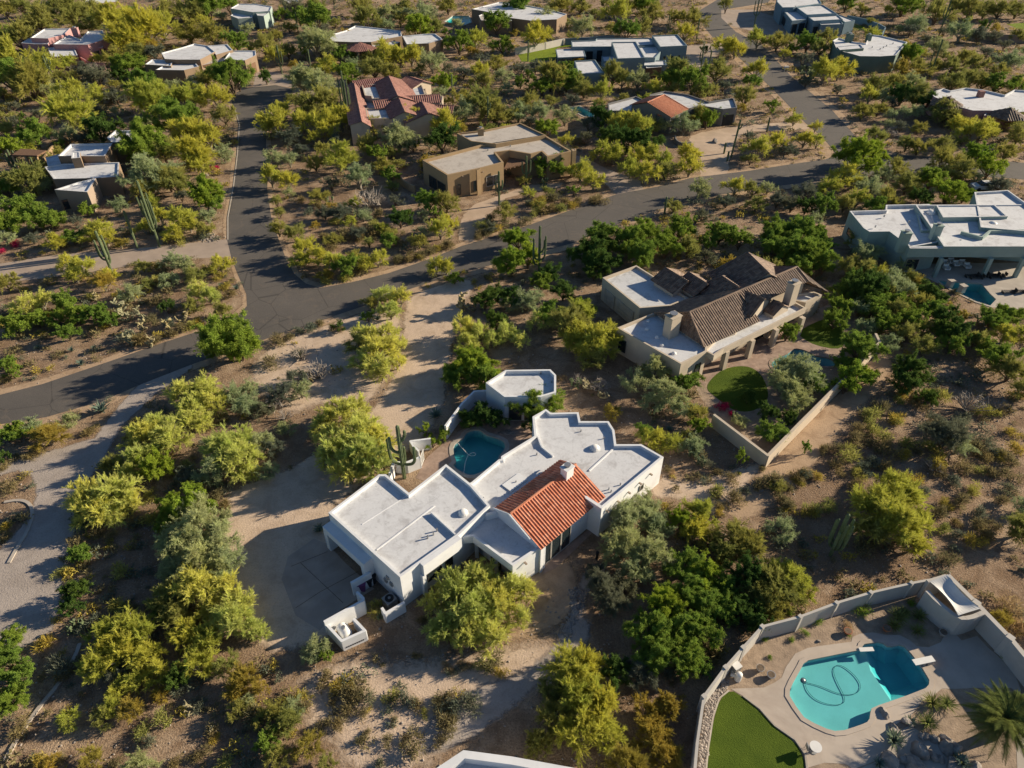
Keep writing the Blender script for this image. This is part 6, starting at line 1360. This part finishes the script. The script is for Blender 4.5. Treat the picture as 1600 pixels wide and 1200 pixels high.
def pear_mesh(seed):
    r = random.Random(seed); m = MB(); pads = [(Vector((0, 0, 0)), 0)]
    for i in range(26):
        p, _ = pads[r.randrange(len(pads))] if i > 4 else (Vector((r.uniform(-.5, .5), r.uniform(-.5, .5), 0)), 0)
        a = r.uniform(0, 6.3); up = Vector((math.cos(a)*.12, math.sin(a)*.12, .26)); c = p+up; rot = Matrix.Rotation(a+1.57, 3, 'Z'); n = 10; rr = .16
        fr = [c+rot@Vector((math.cos(t*6.283/n)*rr*.8, .035, math.sin(t*6.283/n)*rr)) for t in range(n)]; bk = [c+rot@Vector((math.cos(t*6.283/n)*rr*.8, -.035, math.sin(t*6.283/n)*rr)) for t in range(n)]
        m.add(fr+bk, [tuple(range(n)), tuple(reversed(range(n, 2*n)))]+[(t, t+n, (t+1) % n+n, (t+1) % n) for t in range(n)]); 
        if c.z < .75: pads.append((c+Vector((0, 0, .12)), 0))
    me = bpy.data.meshes.new('pear'); me.from_pydata([tuple(v) for v in m.v], [], m.f); me.materials.append(M['saguaro']); return me
PR = [pear_mesh(i) for i in range(2)]
for x, y, w_ in ((122,985,28),(595,968,14),(1083,716,26),(1095,728,20),(850,292,16),(660,264,16),(1320,230,12),(1255,118,18),(1268,125,16),(900,605,20),(515,318,14),(1145,655,16)):
    place('prickly_pear', PR[rs_.randrange(2)], (x, y), w_*1.2, M['saguaro'], 'prickly pear clump', 'cactus')
def bare_mesh(seed):
    r = random.Random(seed); m = MB()
    for i in range(26):
        a = r.uniform(0, 6.3); e = r.uniform(.3, 1.2); d = Vector((math.cos(a)*math.cos(e), math.sin(a)*math.cos(e), math.sin(e))); p = Vector((0, 0, 0)); q = p+d*r.uniform(.4, .6)+Vector((0, 0, .05)); t = q+d*r.uniform(.2, .5)+Vector((r.uniform(-.12, .12),)*3)
        m.tube([p, q, t], [.032, .022, .007], 4)
        for k in range(4): u = q.lerp(t, r.random()); m.tube([u, u+Vector((r.uniform(-.25, .25), r.uniform(-.25, .25), r.uniform(0, .3)))], [.014, .005], 3)
    me = bpy.data.meshes.new('bare'); me.from_pydata(m.v, [], m.f); me.materials.append(M['dead']); return me
BR = [bare_mesh(i) for i in range(3)]
for x, y, w_ in ((497,590,50),(1508,640,60),(1458,735,36),(935,610,40),(575,325,56),(590,320,40),(145,118,34),(1470,700,30),(915,225,34),(430,640,40),(445,1115,0),(1235,205,0),(445,655,34),(470,560,40),(905,600,34),(1390,215,26),(1475,715,24),(1560,640,30)):
    if w_: place('bare_shrub', BR[rs_.randrange(3)], (x, y), w_, M['dead'], 'leafless grey branching shrub', 'shrub', .95)
TG = [raw_mesh('tuft', shrub_mesh(90+i, 700, wide=.03), np.arange(2100).reshape(-1, 3), [LEAF['t']]) for i in range(2)]
for x, y, w_ in ((1575,955,60),(1590,985,50),(1560,985,36),(700,1045,26),(725,1040,24),(875,592,20),(1050,740,14),(1325,980,20)):
    place('dry_grass_tuft', TG[rs_.randrange(2)], (x, y), w_, LEAF['t'], 'dry straw-coloured grass clump', 'grass clump')
for x, y, w_ in ((1134,640,26),(1140,648,18)): place('bougainvillea', SHR[0], (x, y), w_, LEAF['f'], 'magenta flowering bougainvillea', 'shrub')
for x, y, w_ in ((24,384,20),(5,395,16),(337,265,16),(1278,968,12)): place('flowering_shrub', SHR[1], (x, y), w_, LEAF['f'], 'red flowering shrub', 'shrub')
for x, y, w_ in ((1345,955,34),(1233,958,20),(1280,975,22),(1258,992,18),(1235,1002,14),(1325,990,14),(1203,1028,12),(1500,945,22),(1528,968,20),(1571,1030,20),(1195,1000,14),(1265,965,16),(1420,905+40,20)): place('garden_shrub', SHR[rs_.randrange(5)], (x, y), w_, LEAF['m'], 'small green garden shrub', 'shrub')
describe(items, None)
# ---------------------------------------------------------------- date palm
b = P(1548,1150,0); root = empty('date_palm', b, 'large feathery date palm at the lower right beside the pool deck', 'palm'); H_ = 2.6
m = MB(); m.tube([(0, 0, -.1), (.03, 0, 1.2), (0, 0, H_)], [.42, .34, .38], 12); m.build('trunk', M['bark'], root)
r = random.Random(4)
for i in range(72):
    a = i*2.39996; e = r.uniform(-.35, 1.3); L = r.uniform(2.2, 3.0); c, s = math.cos(a), math.sin(a); pts = []
    for j in range(8):
        t = j/7; pts.append(Vector((c*L*t*math.cos(e*(1-t*.5)), s*L*t*math.cos(e*(1-t*.5)), H_+L*(t*math.sin(e)-.42*t*t))))
    m = MB(); m.tube(pts, [.03, .028, .025, .02, .017, .013, .01, .005], 4)
    for j in range(34):
        t = .12+.86*j/34; k = t*7; i0 = int(k); p = pts[i0].lerp(pts[min(7, i0+1)], k-i0); fw = (pts[min(7, i0+1)]-pts[max(0, i0-1)]).normalized(); sd = fw.cross(Vector((0, 0, 1))).normalized(); ll = .55*math.sin(math.pi*min(1, t*.9+.12))
        for sg in (-1, 1):
            d = (fw*.65+sd*sg*.8+Vector((0, 0, -.12+r.uniform(-.15, .15)))).normalized(); w_ = fw*.036; m.add([p-w_, p+w_, p+d*ll], [(0, 1, 2)])
    m.build('frond', LEAF['n'], root)
# ---------------------------------------------------------------- small things
def thing_mesh(mb, name, px, mat, label, cat, z=0): 
    b = P(*px, 0); o = mb.build(name, mat, None, (b.x, b.y, 0)); return tag(o, label, cat)
b = P(932.5,873,0); root = empty('bollard_light', b, 'short black bollard light on the sand right of the white house', 'bollard'); m = MB(); m.tube([(0,0,0),(0,0,.82)], .13, 12); m.build('post', M['black'], root)
m = MB(); m.tube([(0,0,.82),(0,0,.90)], .10, 12); m.build('lens', M['glass'], root); m = MB(); m.tube([(0,0,.90),(0,0,.98),(0,0,1.03)], [.15,.15,.08], 12); m.build('cap', M['black'], root)
# diving board
a = P(*zA([(1165,458)])[0], .5); c = P(*zA([(1070,478)])[0], .5); d = c-a; L = d.length; rz = math.atan2(d.y, d.x); org = (a.x, a.y, 0); root = empty('diving_board', org, 'white diving board at the right end of the turquoise pool', 'diving board')
m = MB(); m.box(((a+c)/2), (L, .5, .06), rz); m.build('board', M['white_metal'], root, org)
m = MB(); q = a+d*.15; m.box((q.x, q.y, .24), (.4, .45, .44), rz); q = a+d*.45; m.box((q.x, q.y, .24), (.15, .4, .44), rz); m.build('stand', M['conc'], root, org)
p = P(*zA([(840,418)])[0], 0); m = MB(); m.box((p.x, p.y, .10), (1.15, .35, .08), .05); tag(m.build('pool_step', M['white_metal'], None, (p.x, p.y, 0)), 'white step slab at the top edge of the turquoise pool', 'step')
p = P(*zA([(538,566)])[0], -.1); root = empty('pool_cleaner', (p.x, p.y, -.12), 'round blue pool cleaner at the left side of the turquoise pool', 'pool cleaner'); m = MB(); m.tube([(0,0,0),(0,0,.14)], .22, 14); m.build('body', M['hose'], root); m = MB(); m.dome((0,0,.14), .15, .08, 10); m.build('cap', M['metal'], root)
p = P(*zA([(597,886)])[0], .6); root = empty('patio_table', (p.x, p.y, .02), 'round white patio table on the pool deck beside the lawn', 'table'); m = MB(); m.tube([(0,0,.68),(0,0,.73)], .42, 24); m.build('tabletop', M['white_metal'], root); m = MB(); m.tube([(0,0,0),(0,0,.68)], .05, 8); m.tube([(0,0,0),(0,0,.04)], .25, 14); m.build('pedestal', M['metal'], root)
p = P(*zA([(565,892)])[0], .3); root = empty('patio_chair', (p.x, p.y, .02), 'small metal chair tucked beside the round white table', 'chair')
m = MB(); m.box((0,0,.42), (.42,.42,.05)); m.build('seat', M['metal'], root); m = MB(); m.box((-.2,0,.65), (.04,.42,.4)); m.build('backrest', M['metal'], root)
for i, (u, v) in enumerate(((-1,-1),(1,-1),(1,1),(-1,1))): m = MB(); m.tube([(u*.19, v*.19, 0), (u*.19, v*.19, .41)], .018, 6); m.build('leg', M['metal'], root)
# pool equipment by the wall
p = P(*zA([(222,560)])[0], 0); root = empty('pool_filter', (p.x, p.y, 0), 'white pool filter tank and pump at the left wall of the pool yard', 'pool filter')
m = MB(); m.tube([(0,0,.05),(0,0,.75)], .26, 14); m.dome((0,0,.75), .26, .2, 14); m.build('tank', M['white_metal'], root, smooth=False); m = MB(); m.tube([(-.5,.3,.25),(.0,.1,.25)], .14, 10); m.build('pump', M['white_metal'], root); m = MB(); m.tube([(0,0,.4),(-.4,.5,.4),(-.4,.5,0)], .04, 6); m.build('pipe', M['white_metal'], root)
p = P(*zA([(207,525)])[0], 0); root = empty('heater_box', (p.x, p.y, 0), 'grey equipment cabinet behind the white pool filter', 'cabinet'); m = MB(); m.box((0,0,.5), (.6,.5,1.0), .5); m.build('cabinet', M['metal'], root); m = MB(); m.box((0,0,1.03), (.66,.56,.06), .5); m.build('lid', M['white_metal'], root)
for i, (x, y, mt, lb) in enumerate(((380,548,'metal','grey metal fountain pedestal on the gravel left of the pool'),(328,515,'rock','squat grey urn above the fountain pedestal'),(748,338,'terracotta','bowl planter at the top edge of the pool deck'),(935,325,'terracotta','terracotta bowl beside the yuccas'),(1205,345,'conc','pale pot by the deck neck'))):
    p = P(*zA([(x, y)])[0], 0); root = empty('plant_pot' if i > 1 else 'garden_urn', (p.x, p.y, 0), lb, 'pot'); m = MB(); m.tube([(0,0,0),(0,0,.12),(0,0,.3),(0,0,.42)], [.16,.20,.32,.34], 14); m.build('bowl', M[mt], root); m = MB(); m.tube([(0,0,.40),(0,0,.43)], .28, 12); m.build('soil', M['bark'], root)
# rocks
items = []
def boulder_mesh(seed):
    r = np.random.RandomState(seed); bm = MB(); n = 12; k = 7; V = []
    for j in range(k+1):
        ph = math.pi*j/k
        for i in range(n): th = 2*math.pi*i/n; V.append((math.sin(ph)*math.cos(th), math.sin(ph)*math.sin(th), math.cos(ph)))
    V = np.array(V)
    for _ in range(6):
        d = unit(r.normal(size=3)); c = r.uniform(.45, .8); t = V@d; V = V-np.outer(np.maximum(0, t-c), d)
    V *= np.array([1, .8, .62]); V += np.array([[mn.noise(Vector(v)*2.3+Vector((seed, 0, 0)))*.12]*3 for v in V])
    F = [(j*n+i, (j+1)*n+i, (j+1)*n+(i+1) % n, j*n+(i+1) % n) for j in range(k) for i in range(n)]
    me = bpy.data.meshes.new('boulder'); me.from_pydata([tuple(v) for v in V], [], F); me.materials.append(M['rock']); return me
BO = [boulder_mesh(i) for i in range(5)]
zP = lambda pts: Z(1380, 1000, .16667, pts)
for x, y, w_ in zP([(80,1130),(280,1180),(130,880),(230,760),(420,900),(480,930),(590,920),(600,1020),(690,1010),(470,1080),(330,1040),(660,1180),(760,1110),(870,1180),(540,1110),(200,1110),(370,890),(100,800),(30,700),(0,660)]) and [(a, b, w_) for (a, b), w_ in zip(zP([(80,1130),(280,1180),(130,880),(230,760),(420,900),(480,930),(590,920),(600,1020),(690,1010),(470,1080),(330,1040),(660,1180),(760,1110),(870,1180),(540,1110),(200,1110),(370,890),(100,800),(30,700),(0,660)]), (38,40,26,22,20,20,24,32,28,24,36,34,24,24,18,24,18,18,16,16))]+[(1117,221,14),(1127,166,12),(1100,690+20,8),(1280,1012-12,8),(1190,765,8),(322,273,10),(356,685,8),(1082,1060,0)]:
    if w_:
        bq = P(x, y, .2); rr = w_/ppm(x, y)/2; o = bpy.data.objects.new('boulder', BO[rs_.randrange(5)]); C.objects.link(o); o.location = (bq.x, bq.y, rr*.22); o.scale = (rr, rr, rr); o.rotation_euler = (rs_.uniform(-.2, .2), rs_.uniform(-.2, .2), rs_.uniform(0, 6.3)); tag(o, None, 'boulder'); items.append((o, x, y, 'weathered grey boulder'))
describe(items, None)
strip = [(p.x, p.y) for p in G(zA([(182,560),(172,600),(130,640),(100,740),(80,880),(62,1100),(30,1100),(40,860),(72,660),(150,560)]))]
pt = []; bbx = (min(p[0] for p in strip), max(p[0] for p in strip), min(p[1] for p in strip), max(p[1] for p in strip)); r = random.Random(8)
while len(pt) < 900:
    x, y = r.uniform(bbx[0], bbx[1]), r.uniform(bbx[2], bbx[3])
    if inside(x, y, strip): pt.append((x, y))
stones('river_rock_strip', pt, .13, M['rock_b'], 'strip of river rocks between boundary wall and pool lawn', 'stones', 5)
pt = []
for i in range(260):
    t = r.random(); x = 880+45*t+r.uniform(-8, 8); y = 985-45*math.sin(t*1.4)+r.uniform(-6, 6); q = P(893+r.gauss(0, 3.5)+6*math.sin(t*5), 960+34*(t-.5)*2+r.gauss(0, 3), 0); pt.append((q.x, q.y))
for cxx, cyy, a_, b_ in ((325,371,18,7),(330,325,6,22),(1080,755,0.1,.1),(792,676,9,2.5),(825,672,0.1,.1)):
    if a_ > 1:
        for i in range(160): q = P(cxx+r.gauss(0, a_*.5), cyy+r.gauss(0, b_*.5), 0); pt.append((q.x, q.y))
stones('dark_rock_border', pt, .16, M['rock'], 'rows of dark rip-rap rocks along paths and ditches', 'stones', 6)
# the car behind the pale green house
b = P(1537,296,0); root = empty('parked_car', b, 'pale blue-white car parked behind the pale green house', 'car')
m = MB(); prof = [(-2.3,.35),(-2.3,.85),(-1.5,.98),(-1.0,1.0),(1.3,1.0),(2.1,.95),(2.3,.8),(2.3,.35)]
vs = [(x, -.88, z) for x, z in prof]+[(x, .88, z) for x, z in prof]; n = len(prof); m.add(vs, [tuple(range(n)), tuple(reversed(range(n, 2*n)))]+[(i, i+n, (i+1) % n+n, (i+1) % n) for i in range(n)]); m.build('body', plain('car_paint', (.45,.52,.60), .25, .03, 1, spec=.6), root)
m = MB(); pr = [(-1.3,1.0),(-.6,1.45),(.9,1.46),(1.7,1.0)]; vs = [(x, -.80 if z < 1.1 else -.66, z) for x, z in pr]+[(x, .80 if z < 1.1 else .66, z) for x, z in pr]; m.add(vs, [(0,1,2,3),(7,6,5,4),(0,4,5,1),(2,6,7,3)]); m.build('window', M['glass'], root)
m = MB(); m.add([(-.6,-.66,1.455),(.9,-.66,1.465),(.9,.66,1.465),(-.6,.66,1.455)], [(0,1,2,3)]); m.build('car_roof', M['white_metal'], root)
for x in (-1.45, 1.4):
    for y in (-.85, .85):
        m = MB(); m.tube([(x, y-.1, .33), (x, y+.1, .33)], .33, 16); wo = m.build('wheel', M['black'], root)
# mailbox, patio furniture of the pale house
b = P(1227,112,0); root = empty('mailbox', b, 'white mailbox post at the roadside below the blue arched house', 'mailbox'); m = MB(); m.box((-.3,0,.5), (.1,.1,1.0)); m.box((.5,0,.5), (.1,.1,1.0)); m.build('post', M['white_metal'], root); m = MB(); m.box((.1,0,1.15), (1.1,.4,.4)); m.build('box', M['white_metal'], root)
items = []
for x, y in ((1268,692),(1330,690),(1395,688),(1440,690),(1300,702),(1420,700),(1500,792),(1560,790)):
    px = Z(1200,260,.25,[(x,y)])[0]; b = P(*px, 0); root = empty('lounge_chair', b, None, 'chair', 'dark slatted loungers on the pale green house patio'); m = MB()
    for i in range(6): m.box((-.8+i*.3, 0, .32), (.2, .65, .04))
    m.build('seat', M['frame_d'], root); m = MB(); m.box((.95, 0, .5), (.06, .65, .45)); m.build('backrest', M['frame_d'], root)
    for u in (-.8, .8): m = MB(); m.box((u, 0, .15), (.06, .6, .3)); m.build('leg', M['frame_d'], root)
    items.append((root, px[0], px[1], 'dark slatted lounger on the patio'))
for x, y in ((1100,620),(1140,610),(1170,625),(1210,620),(1240,640),(1110,650)):
    px = Z(1200,260,.25,[(x,y)])[0]; b = P(*px, 0); root = empty('patio_armchair', b, None, 'chair', 'pale armchairs under the covered patio'); m = MB(); m.box((0,0,.35), (.8,.8,.2)); m.build('seat', M['white_metal'], root); m = MB(); m.box((0,.38,.6), (.8,.12,.5)); m.build('backrest', M['white_metal'], root)
    for u in (-.36, .36): m = MB(); m.box((u,0,.5), (.1,.7,.3)); m.build('armrest', M['white_metal'], root)
    items.append((root, px[0], px[1], 'pale armchair under the covered patio'))
for x, y in ((1130,752),(1205,785)):
    px = Z(1200,260,.25,[(x,y)])[0]; b = P(*px, 0); root = empty('stone_pedestal', b, None, 'pedestal'); m = MB(); m.box((0,0,.5), (.7,.7,1.0), .3); m.build('pedestal', M['wallw'], root); m = MB(); m.box((0,0,1.06), (.85,.85,.12), .3); m.build('capstone', M['conc'], root); items.append((root, px[0], px[1], 'pale square pedestal at the pool edge'))
describe(items, None)
